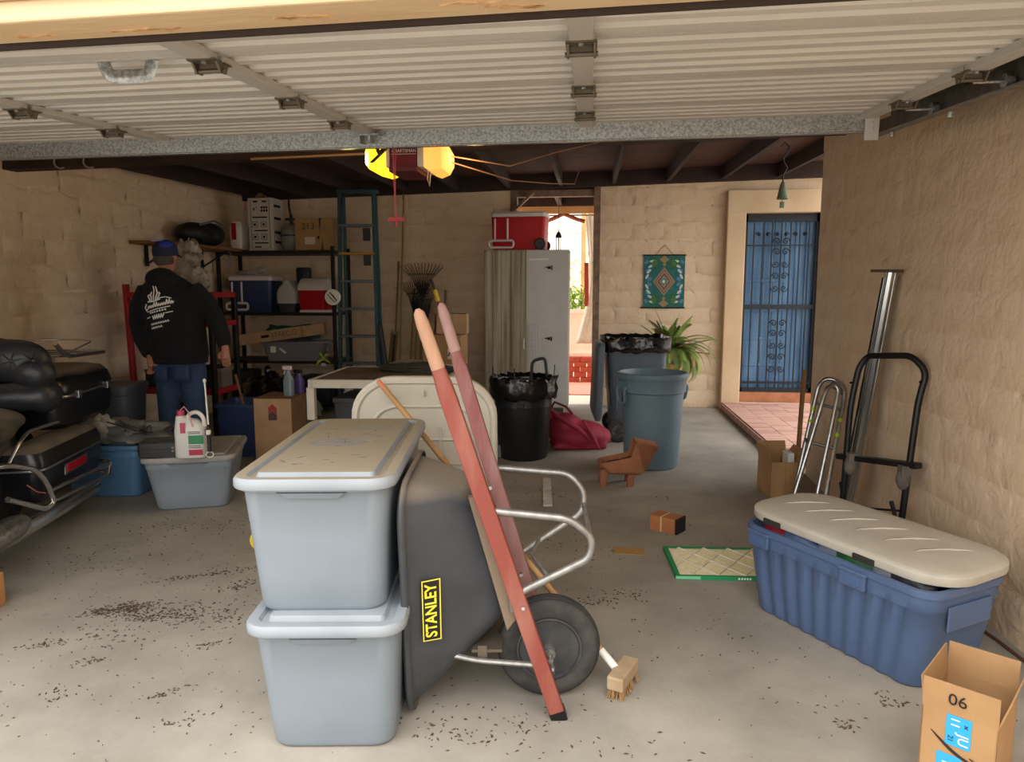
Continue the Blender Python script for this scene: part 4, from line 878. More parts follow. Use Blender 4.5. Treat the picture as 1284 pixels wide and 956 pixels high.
# ================================================================ left side: motorcycle, totes, person
mo = thing('motorcycle', 'black touring motorcycle with tufted backrest, luggage trunk and chrome guards by the left wall', 'motorcycle', (-3.411, 3.628, 0), 16)
M_LEA = mat('black_leather', '23252a', .38, c2='2b2d32', vs=5, bump=.25, bs=30, dust='5b5348', dlo=.75, dhi=1.25)
M_SEATD = mat('dusty_seat', '3b372f', .8, c2='544c3f', vs=7, bump=.4, bs=20, dust='6b6252', dlo=.5, dhi=1.1)
M_BIKE = mat('black_bodywork', '101114', .3, dust='75695a', dlo=.6, dhi=1.0, ds=5)
def lump(parent, name, balls, m, vox=.014, smo=8, extra=None):
    mb = MB()
    for c, rx_, ry_, rz_ in balls: mb.ball(c, rx_, ry_, rz_, 20, 12)
    if extra: extra(mb)
    return part(name, mb, m, parent, 60, remesh=vox, smo=smo)
bk = lump(mo, 'backrest', [((-.16,.02,1.0),.2,.10,.13), ((.16,.02,1.0),.2,.10,.13), ((0,.03,1.02),.26,.10,.125), ((.27,0,.93),.11,.1,.1), ((-.27,0,.93),.11,.1,.1)], M_LEA)
for x in (-.29, -.17, -.05, .07, .19, .30):
    part('button', MB().ball((x,-.072,1.01),.014,.008,.014,10,6), M_LEA, bk, 60)
    for a in range(6):
        t = R(a*60+15); part('tuft_crease', MB().tube([(x+.015*math.cos(t),-.074,1.01+.015*math.sin(t)),(x+.06*math.cos(t),-.072-.006,1.01+.06*math.sin(t))],[.005,.001],5), mat('leather_crease','17181b',.5), bk, 60)
lump(mo, 'lumbar_cushion', [((-.17,-.03,.80),.19,.10,.085), ((.17,-.03,.80),.19,.10,.085), ((0,-.03,.80),.2,.1,.085), ((.3,.02,.80),.09,.12,.1)], M_LEA)
lump(mo, 'seat', [((-.1,-.45,.66),.22,.36,.09), ((.1,-.45,.66),.22,.36,.09), ((0,-.2,.69),.29,.2,.085), ((0,-.85,.66),.18,.25,.1), ((.1,-.4,.56),.17,.3,.08), ((-.1,-.4,.56),.17,.3,.08)], M_SEATD)
# trunk
T = lambda z, e=0, y0=.14, y1=.96, w_=.70: rrect(w_+e, y1-y0+e, .10, z, 5, 0, (y0+y1)/2)
tk = part('trunk', MB().loft([T(.57,-.08), T(.60,-.02), T(.765,0)]), M_BIKE, mo, 40)
part('trunk_lid', MB().loft([T(.77,0), T(.80,.01), T(.86,-.02), T(.90,-.08), T(.915,-.2)]), M_BIKE, tk, 40)
part('trunk_trim', MB().tube([(p[0],p[1],.768) for p in rrect(.712,.832,.105,0,5,0,.55)], .009, 6, True), mat('dull_chrome','9a9a98',.3,.9), tk, 60)
for y in (.34, .8): part('trunk_latch', MB().cb((.358,y,.765),(.02,.05,.05)), MATS['dull_chrome'], tk, 0, .004)
M_CHROME2 = mat('worn_chrome', 'd6d4d0', .18, .95)
rk = part('luggage_rack', MB().tube(fillet([(.32,.16,1.09),(.31,.32,1.0),(.29,1.0,.975),(.1,1.14,.97),(-.1,1.14,.97),(-.29,1.0,.975),(-.31,.32,1.0),(-.32,.16,1.09)],.08), .014, 8), M_CHROME2, mo, 60)
part('rack_rail', MB().tube(fillet([(.27,.34,1.0),(.25,.9,1.06),(0,1.05,1.06),(-.25,.9,1.06),(-.27,.34,1.0)],.08), .006, 8), M_CHROME2, rk, 60)
for y in (.5, .7, .9): part('rack_bar', MB().cyl((-.29,y,.985),(.29,y,.985),.006,8), M_CHROME2, rk, 60)
# saddlebags
for s in (1, -1):
    B = lambda z, e=0, y0=-.42, y1=.42: rrect(.25+e, y1-y0+e, .06, z, 4, s*.325, (y0+y1)/2)
    sb_ = part('saddlebag', MB().loft([B(.27,-.08), B(.30,-.03), B(.43,0), B(.455,.0)]), M_BIKE, mo, 40)
    part('saddlebag_lid', MB().loft([B(.46,.004), B(.50,0), B(.545,-.03), B(.565,-.10)]), M_BIKE, sb_, 40)
    part('lid_trim', MB().tube([(p[0],p[1],.457) for p in rrect(.256,.846,.063,0,4,s*.325,0)], .006, 6, True), MATS['dull_chrome'], sb_, 60)
    part('reflector', MB().box(.447*s-.006,.447*s+.006,-.12,.14,.375,.42), mat('red_reflector','a81828',.25), sb_, 0, .004)
    part('reflector_frame', MB().box(.445*s-.005,.445*s+.005,-.14,.16,.365,.43), MATS['dull_chrome'], sb_, 0, .004)
    g = part('guard_loop', MB().tube(fillet([(s*.40,-.95,.58),(s*.47,-.80,.585),(s*.48,-.54,.50),(s*.485,-.44,.40),(s*.48,-.37,.275),(s*.47,-.44,.258),(s*.44,-.74,.40)],.08,5), .014, 10), M_CHROME2, mo, 60)
    part('guard_rail', MB().tube(fillet([(s*.48,-.41,.348),(s*.485,.42,.302),(s*.42,.50,.30),(s*.2,.52,.30)],.05), .011, 10), M_CHROME2, g, 60)
    part('guard_rail', MB().tube(fillet([(s*.48,-.385,.283),(s*.485,.37,.238),(s*.42,.46,.235),(s*.2,.5,.235)],.05), .011, 10), M_CHROME2, g, 60)
    part('guard_post', MB().cyl((s*.485,.40,.305),(s*.485,.36,.235),.011,8), M_CHROME2, g, 60)
    part('exhaust', MB().tube([(s*.38,-1.0,.20),(s*.40,-.75,.20),(s*.41,-.2,.185),(s*.41,.34,.175)], [.028,.05,.048,.04], 14), M_CHROME2, mo, 60)
    part('grab_rail', MB().tube(fillet([(s*.31,-.45,.50),(s*.33,-.36,.60),(s*.33,-.25,.645),(s*.33,.1,.63)],.05), .010, 8), M_CHROME2, mo, 60)
    part('muffler_cover', MB().loft([ell(.05,.045,0,14), ell(.065,.06,.08,14), ell(.065,.06,.26,14), ell(.05,.045,.32,14)], T=tr(s*.43,-.62,.245,rx=90)), mat('pitted_chrome','b5b2aa',.35,.9,c2='8d8a84',vs=40), mo, 50)
def bwheel(y, r_):
    w1 = part('wheel', MB().lathe([(r_-.1,-.05),(r_-.05,-.062),(r_-.015,-.05),(r_,-.02),(r_,.02),(r_-.015,.05),(r_-.05,.062),(r_-.1,.05)], 36, tr(0,y,r_,ry=90)), M_RUBBER, mo, 40)
    part('hub', MB().lathe([(0,-.05),(.06,-.05),(.07,-.02),(r_-.09,-.015),(r_-.08,.0),(r_-.09,.015),(.07,.02),(.06,.05),(0,.05)], 24, tr(0,y,r_,ry=90)), M_BLACKM, w1, 40)
bwheel(.0, .31); bwheel(-1.68, .31)
part('rear_fender', MB().loft([[(x*.85,.36*math.sin(a),.31+.36*math.cos(a)) for x in (-.11,0,.11)] for a in [R(-60+k*15) for k in range(12)]], False, False, False), M_BIKE, mo, 40, solid=.01)
part('engine', MB().loft([rrect(.5,.5,.06,z,3,0,-.9) for z in (.18,.5)]).loft([rrect(.8,.22,.05,z,3,0,-.95) for z in (.26,.44)]), mat('engine_grey','4a4a4c',.5,.6), mo, 40)
lump(mo, 'tank', [((0,-1.05,.74),.18,.3,.14)], M_BIKE, .02)
part('fork', MB().cyl((-.1,-1.25,.85),(-.1,-1.68,.31),.028).cyl((.1,-1.25,.85),(.1,-1.68,.31),.028), M_CHROME2, mo, 60)
lump(mo, 'fairing', [((0,-1.5,.85),.36,.18,.26), ((.25,-1.3,.55),.12,.2,.2), ((-.25,-1.3,.55),.12,.2,.2)], M_BIKE, .02)
part('windscreen', MB().grid(lambda u, v: ((u-.5)*.62, -1.52+.16*v+.25*(u-.5)**2, 1.02+.38*v), 8, 4), mat('clear_screen','c8d0d4',.1,alpha=.3), mo, 60, solid=.004)
part('handlebar', MB().tube(fillet([(-.42,-.95,.98),(-.3,-1.15,1.0),(0,-1.25,.95),(.3,-1.15,1.0),(.42,-.95,.98)],.1), .014, 8), M_CHROME2, mo, 60)
part('kickstand', MB().cyl((.2,-.75,.25),(.34,-.70,0.01),.012,8), M_BLACKM, mo, 60)
part('loose_wire', MB().tube([(.44,-.55,.42),(.46,-.5,.37),(.465,-.42,.34)], .003, 5), mat('pink_wire','b05a5a',.6), mo, 60)

# ---- totes beside the motorcycle
M_BT2 = mat('dull_blue_tote','567ea2',.5,c2='4d7496',vs=3)
M_GT2 = mat('grey_blue_tote','8b929a',.5,c2='828a92',vs=3); M_GL2 = mat('grey_tote_lid','a09d98',.6,c2='918d86',vs=6)
tote('storage_tote', 'grey tote carrying the white jug and black case', 'storage tote', (-2.63,4.44,0), 19.5, .53, .64, .345, M_GT2, M_GL2, .80, .05)
tote('storage_tote', 'blue tote under the crumpled tarp, beside the motorcycle', 'storage tote', (-3.31,4.57,0), 5, .54, .42, .35, M_BT2, M_BT2, .88, .05)
# jug with spray wand
jg = thing('weed_spray_jug', 'white jug with pink cap and slim spray wand on the grey tote', 'spray jug', (-2.48,4.125,.366), 14)
M_JUG = mat('white_jug','dedbd4',.45)
part('bottle', MB().loft([rrect(.165,.10,.03,0,4), rrect(.18,.115,.035,.01,4), rrect(.18,.115,.035,.17,4), rrect(.165,.10,.035,.205,4,-.005), rrect(.13,.075,.03,.235,4,-.02), rrect(.07,.05,.02,.25,4,-.05), rrect(.05,.045,.018,.262,4,-.055)]), M_JUG, jg, 50)
part('handle', MB().tube(fillet([(-.03,0,.225),(-.0,0,.275),(.045,0,.285),(.08,0,.25),(.085,0,.19)],.03), .013, 10), M_JUG, jg, 60)
part('cap', MB().cyl((-.055,0,.26),(-.055,0,.295),.022,14), mat('pink_cap','c2405c',.5), jg, 60)
part('hose', MB().tube([(-.055,0,.295),(-.03,-.01,.32),(.0,-.03,.29),(.02,-.06,.24),(.03,-.063,.2)], .004, 6), mat('clear_hose','d8a8a8',.4), jg, 60)
part('label_green', MB().box(0,.088,-.0595,-.0575,.09,.145), mat('label_green','3f8a5e',.6), jg, 0); part('label_red', MB().box(0,.08,-.0595,-.0575,.02,.055), mat('label_red','b5354a',.6), jg, 0)
part('label_strip', MB().box(-.045,-.015,-.0595,-.0575,.16,.225,tr(0,0,0,ry=0)), mat('label_pink','c44c66',.6), jg, 0)
for z in (.065,.076,.155,.165): part('label_text', MB().box(.0,.07,-.0597,-.0577,z,z+.004), M_INK, jg, 0)
part('wand', MB().tube([(.12,-.05,.21),(.115,-.05,.40),(.112,-.05,.475)], [.006,.005,.005], 8).ball((.112,-.05,.485),.011,.011,.014,10,6), M_WHITEP, jg, 60)
part('wand_grip', MB().loft([rrect(.02,.025,.006,z,2,.12,-.05) for z in (.04,.2)]).cb((.12,-.06,.165),(.03,.03,.035)), M_BLACK, jg, 40)
part('wand_trigger', MB().cb((.124,-.067,.165),(.026,.026,.03)), M_WHITEP, jg, 0, .004)
part('wand_hook', MB().tube([(.12+.022*math.cos(a),-.05,.02+.018*math.sin(a)) for a in [2*math.pi*k/12 for k in range(12)]], .004, 6, True), M_WHITEP, jg, 60)
bc_ = thing('tool_case', 'dusty black hard case lying on the grey tote', 'case', (-2.71,4.165,.366), 20)
M_CASE = mat('black_case','23241f',.5,dust='57544a',dlo=.6,dhi=1.1)
part('base', MB().loft([rrect(.235,.17,.015,z,3) for z in (0,.05)]), M_CASE, bc_, 40); part('lid', MB().loft([rrect(.238,.173,.015,.052,3), rrect(.235,.17,.02,.085,3), rrect(.21,.145,.02,.098,3)]), M_CASE, bc_, 40)
for i in range(2):
    for j in range(2): part('latch_stud', MB().cb((.085+.018*i,-.0875,.035+.02*j),(.012,.006,.012)), mat('grey_stud','8a8878',.6), bc_, 0)
# tarp bundle on the blue tote
tb = thing('tarp_bundle', 'crumpled grey tarp bundle on the blue tote lid', 'tarp', (-3.18,4.55,.371), 0)
def crumple(name, parent, c, rx_, ry_, rz_, m, seed, amp=.3, nu=40, nv=24, fr=5., flatz=0):
    mb = MB().ball((0,0,0),1,1,1,nu,nv); out = []
    for p in mb.v:
        v = V(p); n = noise.fractal(v*fr*.4+V((seed*5,seed,0)), 1, 2, 3); k = 1+amp*n
        z = c[2]+v.z*rz_*k
        out.append((c[0]+v.x*rx_*k, c[1]+v.y*ry_*k, max(z, flatz)))
    mb.v = out; return part(name, mb, m, parent, 40)
M_TARP = mat('grey_tarp','77756f',.5,c2='5f5d58',vs=6,bump=.6,bs=24)
crumple('cloth', tb, (.02,-.02,.06), .27,.19,.09, M_TARP, 1, .35); crumple('cloth', tb, (-.12,-.14,.09), .12,.08,.09, mat('tan_grey_sheet','aaa092',.6,c2='8d867c',vs=9,bump=.6,bs=20), 3, .4)
for k in range(7): part('cord', MB().tube([(rnd(-.1,.2),rnd(-.2,0),.15),(rnd(0,.25),rnd(-.22,-.1),.1),(rnd(.1,.3),rnd(-.2,-.1),rnd(.06,.14)),(rnd(.1,.28),rnd(-.1,.05),.12)], .005, 5), mat('dark_cord','3a3a3c',.6), tb, 60)
# grey panel behind bike, dark box with red print
gp = thing('storage_bin', 'dark slate bin standing behind the motorcycle trunk', 'bin', (-3.78,5.15,0), 8)
part('body', MB().loft([rrect(.40,.34,.04,0,3), rrect(.46,.40,.05,.6,3), rrect(.48,.42,.05,.61,3), rrect(.48,.42,.05,.64,3)]), mat('slate_bin','4c5562',.5), gp, 40)
part('lid', MB().loft([rrect(.50,.44,.05,.64,3), rrect(.48,.42,.05,.675,3)]), MATS['slate_bin'], gp, 40)
db = thing('printed_box', 'dark box with red print on the floor behind the tarp', 'box', (-3.58,5.9,0), 3)
part('carton', MB().box(-.13,.13,-.1,.1,0,.40), mat('charcoal_card','26262a',.6), db, 0, .003); part('red_print', MB().box(-.1,.1,-.1015,-.1,.27,.33), mat('red_print','9a2838',.6), db, 0)
part('print_bars', MB().box(-.08,-.04,-.103,-.1015,.285,.315), M_INK, db, 0); part('print_bars', MB().box(-.02,.03,-.103,-.1015,.285,.315), M_INK, db, 0)

# ---- red metal shelving by the left wall
rs = thing('red_shelving', 'red metal shelving unit behind the person', 'shelving', (-3.70,6.2,0), -2)
M_REDM = mat('red_painted_steel','a81424',.4,c2='8e0f1d',vs=5)
for x in (-.42,.36):
    for y in (-.2,.2): part('upright', MB().bar((x+.0,y,0),(x-(.03 if x<0 else 0),y,1.46 if x<0 else 1.39),.05,.04), M_REDM if x<0 else M_BLACKM, rs, 0, .004)
for z in (.52,1.13,1.39): part('shelf', MB().box(-.44,.38,-.22,.22,z-.05,z), M_REDM, rs, 0, .004)
random.seed(31)
cl = ['2a2a2e','4a4038','60564a','2e3a46','6b6152','1e1e22','7a6a58']
nn = 0
labs = ['dark tin on the red shelving, at the left end','brown carton on the red shelving','olive tin beside the carton on the red shelving','navy tin on the red shelving','tan carton on the red shelving, right of the navy tin']
for i, x in enumerate((-.3,-.13,.04,.21,.29)):
    z = .52; h_ = rnd(.16,.3)
    o = thing('shelf_carton', labs[i], 'carton', (-3.70+x, 6.2-.03*i*0, z), rnd(-8,8), 'cartons on the red shelving')
    part('carton', MB().box(-.07 if i<4 else -.0,.07,-.11,.11,0,h_), mat('clutter'+str(i), cl[i], .6), o, 0, .004); part('lid', MB().box(-.073 if i<4 else -.003,.073,-.113,.113,h_-.03,h_), mat('clutter_lid'+str(i), cl[(i+2) % 7], .6), o, 0, .003)
for i, (x, lab) in enumerate(((-.02,'small grey paint tin on the upper red shelf'),(.14,'cream paint tin on the upper red shelf'),(.27,'dark jar on the upper red shelf'))):
    o = thing('paint_tin', lab, 'tin', (-3.70+x,6.12,1.13), 0, 'tins on the red shelving'); h_ = .13+.02*i
    part('can', MB().lathe([(0,0),(.05,0),(.052,.004),(.052,h_),(.046,h_+.004),(0,h_+.002)],18), mat('tin'+str(i),('5a5a5a','8d8470','3a3630')[i],.5,.3), o, 40); part('band', MB().lathe([(.0525,.03),(.0535,.03),(.0535,h_-.03),(.0525,h_-.03)],18), mat('tinband'+str(i),('6f6a60','70624a','4c423a')[i],.6), o, 40)
# plank shelf on the left wall with helmet and bag
ps = thing('wall_shelf', 'orange-brown plank shelf bracketed to the left wall', 'shelf', (-4.14,7.1,1.84))
part('board', MB().box(-.19,.19,-.75,.85,0,.03), mat('orange_brown_plank','8a5a2e',.7,c2='734822',vs=6,stretch=(1,.15,1)), ps, 0, .004)
for y in (-.5,.5): part('bracket', MB().box(-.19,-.17,y-.02,y+.02,-.2,0).bar((-.18,y,-.18),(.12,y,-.005),.03,.012), M_IRON, ps, 0)
hm = thing('dark_bag', 'black duffel lying on the plank shelf by the left wall', 'bag', (-4.12,7.25,1.872))
lump(hm, 'sack', [((0,-.12,.12),.16,.25,.12), ((0,.15,.13),.16,.22,.13)], mat('black_nylon','16161a',.6), .02)
part('strap', MB().tube([(.14,-.25,.2),(.16,0,.26),(.15,.25,.22)],.012,6), mat('grey_strap','6f6a6a',.7), hm, 60)
hb = thing('plastic_bag', 'crumpled translucent white bag hanging beside the cap-wearing person', 'bag', (-3.56,6.02,1.40))
crumple('film', hb, (0,0,.28), .13,.1,.16, mat('milky_film','a59c92',.35,c2='8a7d74',vs=10,bump=.5,bs=20), 8, .45); crumple('film', hb, (.09,0,.08), .10,.08,.13, MATS['milky_film'], 12, .4)
part('tie', MB().cyl((-.02,0,.4),(-.03,.1,.47),.004,5), M_WHITEP, hb, 60)

# ---- dark blue bin, stick, arrow box, spray bottles
bb = thing('blue_crate', 'navy blue crate on the floor left of the tall carton', 'crate', (-2.955,5.80,0), 6)
part('body', MB().loft([rrect(.34,.36,.03,0,3), rrect(.38,.40,.03,.42,3), rrect(.41,.43,.03,.425,3), rrect(.41,.43,.03,.455,3), rrect(.37,.39,.03,.455,3), rrect(.33,.35,.03,.05,3)]), mat('navy_plastic','26375f',.45), bb, 40)
part('band', MB().loft([rrect(.392,.412,.03,.30,3), rrect(.395,.415,.03,.33,3)]), MATS['navy_plastic'], bb, 40)
tag(part('wood_stick', MB().cyl((-2.88,5.76,.06),(-3.06,5.82,.68),.012,8), mat('brown_stick','7d5134',.8), None), 'brown stick standing in the navy crate', 'stick')
xb = thing('cardboard_box', 'tall tan carton with a red chevron label, left of the white table', 'box', (-2.57,5.62,0), 4)
part('body', MB().box(-.155,.155,-.18,.18,0,.53), M_CARDL, xb, 0, .003)
part('top_flap', MB().box(-.155,-.002,-.18,.18,.53,.533), mat('brown_flap','8f6f50',.85), xb, 0); part('top_flap', MB().box(.002,.155,-.18,.18,.53,.533), MATS['brown_flap'], xb, 0)
def chev(z, c, nm): part(nm, MB().prism([(-.035,z),(0,z+.03),(.035,z),(.035,z+.028),(0,z+.058),(-.035,z+.028)], -.1815, -.1802, XZ), mat(nm,c,.6), xb, 0)
chev(.43,'b03a3c','red_chevron'); chev(.405,'b03a3c','red_chevron_lower')
part('dark_label', MB().prism([(-.035,.355),(.035,.355),(.035,.402),(0,.432),(-.035,.402)], -.1815, -.1802, XZ), mat('dark_label','5c3f40',.6), xb, 0)
M_CLB = mat('pale_blue_clear','8fa2ad',.2,alpha=.75)
def spray(label, loc, m, h_, mtrig):
    t = thing('spray_bottle', label, 'spray bottle', loc, -15)
    part('bottle', MB().loft([rrect(.085,.06,.02,0,4), rrect(.088,.062,.022,h_*.5,4), rrect(.07,.05,.02,h_*.62,4), rrect(.035,.035,.015,h_*.74,4), rrect(.03,.03,.014,h_*.84,4)]), m, t, 50)
    part('trigger_head', MB().box(-.05,.03,-.014,.014,h_*.86,h_).bar((-.03,0,h_*.87),(-.045,0,h_*.68),.012,.01), mtrig, t, 0, .005)
spray('clear spray bottle with white and pink trigger on the tall carton', (-2.49,5.62,.534), M_CLB, .25, mat('pinkish_trigger','d8c0c4',.5))
spray('purple spray bottle behind the clear one on the tall carton', (-2.46,5.76,.534), mat('purple_plastic','5a4a86',.45), .20, M_BLACK)

# ================================================================ person
pe = thing('person', 'person seen from behind in black hooded top, blue jeans and dark cap', 'person', (-3.25,5.3,0), 4)
M_SKIN = mat('skin','b07a62',.55,c2='a06a54',vs=10,sss=.05)
mb = MB()
def limb(pts, rr): mb.tube([V(p) for p in pts], rr, 14)
limb([(-.10,0,.02),(-.10,-.01,.10),(-.10,0,.45),(-.095,0,.52),(-.09,.01,.85)], [.045,.04,.058,.062,.085]); limb([(.10,.02,.02),(.10,.01,.10),(.10,.02,.45),(.095,.02,.52),(.09,.01,.85)], [.045,.04,.058,.062,.085])
for s in (-1,1): mb.ball((s*.10,.06,.045),.045,.13,.045,14,8)
mb.loft([ell(.16,.11,.82,16), ell(.165,.115,.95,16), ell(.15,.10,1.08,16,-.02), ell(.18,.11,1.25,16,-.04), ell(.19,.10,1.40,16,-.05), ell(.10,.07,1.48,16,-.06), ell(.058,.06,1.52,14+2,-.065), ell(.056,.062,1.60,16,-.07,.015)])
limb([(-.22,0,1.42),(-.31,.02,1.17),(-.26,-.02,1.02),(-.19,-.07,.88)], [.055,.045,.038,.028]); limb([(.15,0,1.42),(.31,.02,1.16),(.38,-.03,1.03),(.405,-.06,.955)], [.055,.045,.038,.028])
# head: skull, jaw, nose, ears
mb.ball((-.075,.03,1.675),.076,.097,.108,20,14).ball((-.075,.07,1.61),.055,.06,.06,16,10).ball((-.075,.135,1.655),.012,.02,.02,10,6)
for s in (-1,1): mb.ball((-.075+s*.078,.03,1.66),.01,.02,.032,10,8)
def hand(w_, d, side, curl):
    """palm and five fingers; d points to fingertips, side towards the thumb"""
    d = V(d).normalized(); side = V(side); side = (side-d*side.dot(d)).normalized(); nrm = d.cross(side); w_ = V(w_)
    mb.tube([w_, w_+d*.04, w_+d*.085], [.026,.034,.032], 12)
    for i, (o, L) in enumerate(((.027,.072),(.009,.082),(-.009,.076),(-.026,.060))):
        p = w_+d*.08+side*o; pts = [p]; dd = d.copy()
        for k in range(3): dd = (dd+nrm*curl).normalized(); p = p+dd*(L/3); pts.append(p)
        mb.tube(pts, [.0105,.0098,.009,.0075], 8); mb.ball(pts[-1],.0078,nu=8,nv=6)
    p = w_+d*.03+side*.028; mb.tube([p, p+side*.022+d*.025, p+side*.024+d*.055+nrm*.012], [.014,.0125,.009], 8)
hand((.405,-.06,.955), (.05,-.1,-1), (-1,-.2,0), .3); hand((-.19,-.07,.88), (.25,-.3,-1), (1,0,.3), .35)
part('body', mb, M_SKIN, pe, 60, remesh=.0055, smo=3)
M_JEAN = mat('blue_denim','33496a',.85,c2='293c5a',vs=7,bump=.3,bs=60)
mb = MB()
limb([(-.105,.0,.05),(-.105,-.005,.30),(-.10,.0,.50),(-.095,.01,.75),(-.085,.01,.88)], [.085,.08,.088,.105,.115]); limb([(.105,.02,.05),(.105,.01,.30),(.10,.02,.50),(.095,.02,.75),(.085,.01,.88)], [.085,.08,.088,.105,.115])
mb.loft([ell(.185,.14,.80,20), ell(.19,.15,.9,20), ell(.18,.13,1.0,20)])
part('jeans', mb, M_JEAN, pe, 60, remesh=.012, smo=6)
for s in (-1,1): part('back_pocket', MB().grid(lambda u, v: (s*.085+(u-.5)*.12, -.152+.02*abs(s*.085+(u-.5)*.12)/.17, .70+.12*v), 3, 3), mat('denim_pocket','2c3f5e',.85), pe, 60, solid=.004)
for s in (-1,1): part('shoe', MB().ball((s*.105,.06,.05),.055,.15,.05,16,10).box(s*.105-.05,s*.105+.05,-.08,.2,0,.03), mat('dark_shoe','1c1c1e',.6), pe, 60, remesh=.012)
M_HOOD = mat('black_hoodie','0b0c12',.95,c2='0f1016',vs=6,bump=.35,bs=14)
mb = MB()
mb.loft([ell(.205,.155,.84,24,.01), ell(.225,.17,.90,24,.01), ell(.225,.165,1.05,24,-.0), ell(.235,.165,1.22,24,-.02), ell(.235,.15,1.36,24,-.04), ell(.19,.12,1.455,24,-.055), ell(.10,.09,1.52,24,-.065)])
limb([(-.21,0,1.41),(-.30,.01,1.27),(-.325,.02,1.15),(-.28,-.02,1.02),(-.20,-.065,.895)], [.085,.078,.07,.062,.05]); limb([(.13,0,1.41),(.25,.01,1.29),(.315,.02,1.16),(.375,-.025,1.04),(.40,-.055,.965)], [.09,.08,.07,.06,.05])
mb.ball((-.065,-.07,1.49),.125,.10,.09,18,12)
hoodie = part('hooded_top', mb, M_HOOD, pe, 60, remesh=.013, smo=6)
part('hem_band', MB().loft([ell(.207,.158,.835,28,.01), ell(.212,.163,.87,28,.01)], False, False), M_HOOD, pe, 60, solid=.008)
M_CAPC = mat('navy_cap','14172a',.8,c2='1d2350',vs=8)
cp = part('cap', MB().lathe([(.104,.0),(.106,.03),(.098,.075),(.07,.108),(.03,.122),(0,.124)], 24, tr(-.075,.03,1.675,rx=6) @ Mx.Diagonal((.86,1,1,1))), M_CAPC, pe, 60)
part('brim', MB().grid(lambda u, v: (-.075+(u-.5)*.17*(1-.25*v), .10+.10*v-.04*(2*u-1)**2, 1.685-.02*v+.012*(1-(2*u-1)**2)), 8, 4), M_CAPC, cp, 60, solid=.006)
part('crown_band', MB().bar((-.15,-.02,1.787),(-.055,-.03,1.79),.012,.012), mat('pale_blue_band','8fa0c8',.7), cp, 0, .003)
part('crown_patch', MB().ball((-.05,.0,1.75),.055,.075,.045,16,8), mat('royal_cap_patch','1e2f8c',.7), cp, 60)
part('hair', MB().ball((-.075,.0,1.645),.078,.082,.06,18,10), mat('grey_brown_hair','4a4440',.9,bump=.6,bs=80), pe, 60)
part('eye', MB().ball((-.105,.115,1.685),.012,nu=8,nv=6), M_WHITEP, pe, 60); part('eye', MB().ball((-.045,.115,1.685),.012,nu=8,nv=6), M_WHITEP, pe, 60)
part('mouth', MB().cb((-.075,.128,1.612),(.045,.008,.008)), mat('lip','8a4f46',.6), pe, 0, .003)
# white print on the back: emblem, script strokes and small lines
pm = MB(); random.seed(17)
def stroke(pts, r_): pm.tube([(x, -.175, z) for x, z in fillet2(pts)], r_, 5)
def fillet2(pts):
    out = []
    for (a, b), (c, d) in zip(pts, pts[1:]):
        for k in range(5): out.append((a+(c-a)*k/5, b+(d-b)*k/5))
    return out + [pts[-1]]
SL = lambda x, z: (x, z+.22*x)      # the design climbs to the right
def st(pts, r_): stroke([SL(x, z) for x, z in pts], r_)
c0 = (-.10, 1.385)
for dx, hh in ((-.05,.04),(-.028,.065),(0,.075),(.028,.065),(.05,.04)): st([(c0[0]+dx*.7, c0[1]-.03),(c0[0]+dx*1.1, c0[1]+hh*.4),(c0[0]+dx*.8, c0[1]+hh*.7)], .0065)
st([(-.16,1.352),(-.10,1.345),(-.04,1.352)], .006)
z = 1.31; st([(-.185,z+.03),(-.205,z+.005),(-.19,z-.02),(-.17,z-.012)], .008)
x = -.165
for k in range(11):
    h_ = .04 if k in (3,4,8,9) else .022; st([(x,z-.012),(x+.008,z-.012+h_),(x+.016,z-.010),(x+.022,z+.004)], .005); x += .021
st([(.05,z+.03),(.0,z+.05),(-.05,z+.052)], .004); st([(-.18,z-.035),(-.08,z-.03),(.04,z-.03)], .004)
for k in range(7): st([(-.14+.022*k,1.262),(-.126+.022*k,1.262)], .007)
st([(-.19,1.225),(-.14,1.23)], .004); st([(.0,1.235),(.06,1.235)], .004)
for k in range(5): st([(-.115+.02*k,1.235),(-.105+.02*k,1.205),(-.09+.02*k,1.238)], .006)
for j, (zz, n) in enumerate(((1.165,9),(1.135,6))):
    for k in range(n): st([(-.14+.019*k,zz),(-.134+.019*k,zz+.012),(-.127+.019*k,zz-.002)], .0045)
pr2 = part('back_print', pm, M_WHITEINK, pe, 0); q = pr2.modifiers.new('wrap','SHRINKWRAP'); q.target = hoodie; q.wrap_method = 'NEAREST_SURFACEPOINT'; q.wrap_mode = 'ABOVE_SURFACE'; q.offset = .003
# ================================================================ black shelving in the back corner
sh = thing('black_shelving', 'black metal shelving unit full of coolers and boxes in the back corner', 'shelving', (-3.58,8.1,0))
M_SHB = mat('black_shelf_steel','161618',.5,.3)
for x in (-.68,.68):
    for y in (-.26,.26): part('post', MB().box(x-.018,x+.018,y-.018,y+.018,0,1.90), M_SHB, sh, 0)
for z in (.10,.60,1.155,1.855): part('shelf', MB().box(-.70,.70,-.28,.28,z-.035,z), M_SHB, sh, 0, .003)
def carton(label, loc, rz, w_, d_, h_, m, name='carton', group=None, bev=.003):
    t = thing(name, label, 'box', loc, rz, group); part('body', MB().box(-w_/2,w_/2,-d_/2,d_/2,0,h_), m, t, 0, bev); return t
Z1, Z2, Z3 = 1.856, 1.156, .601
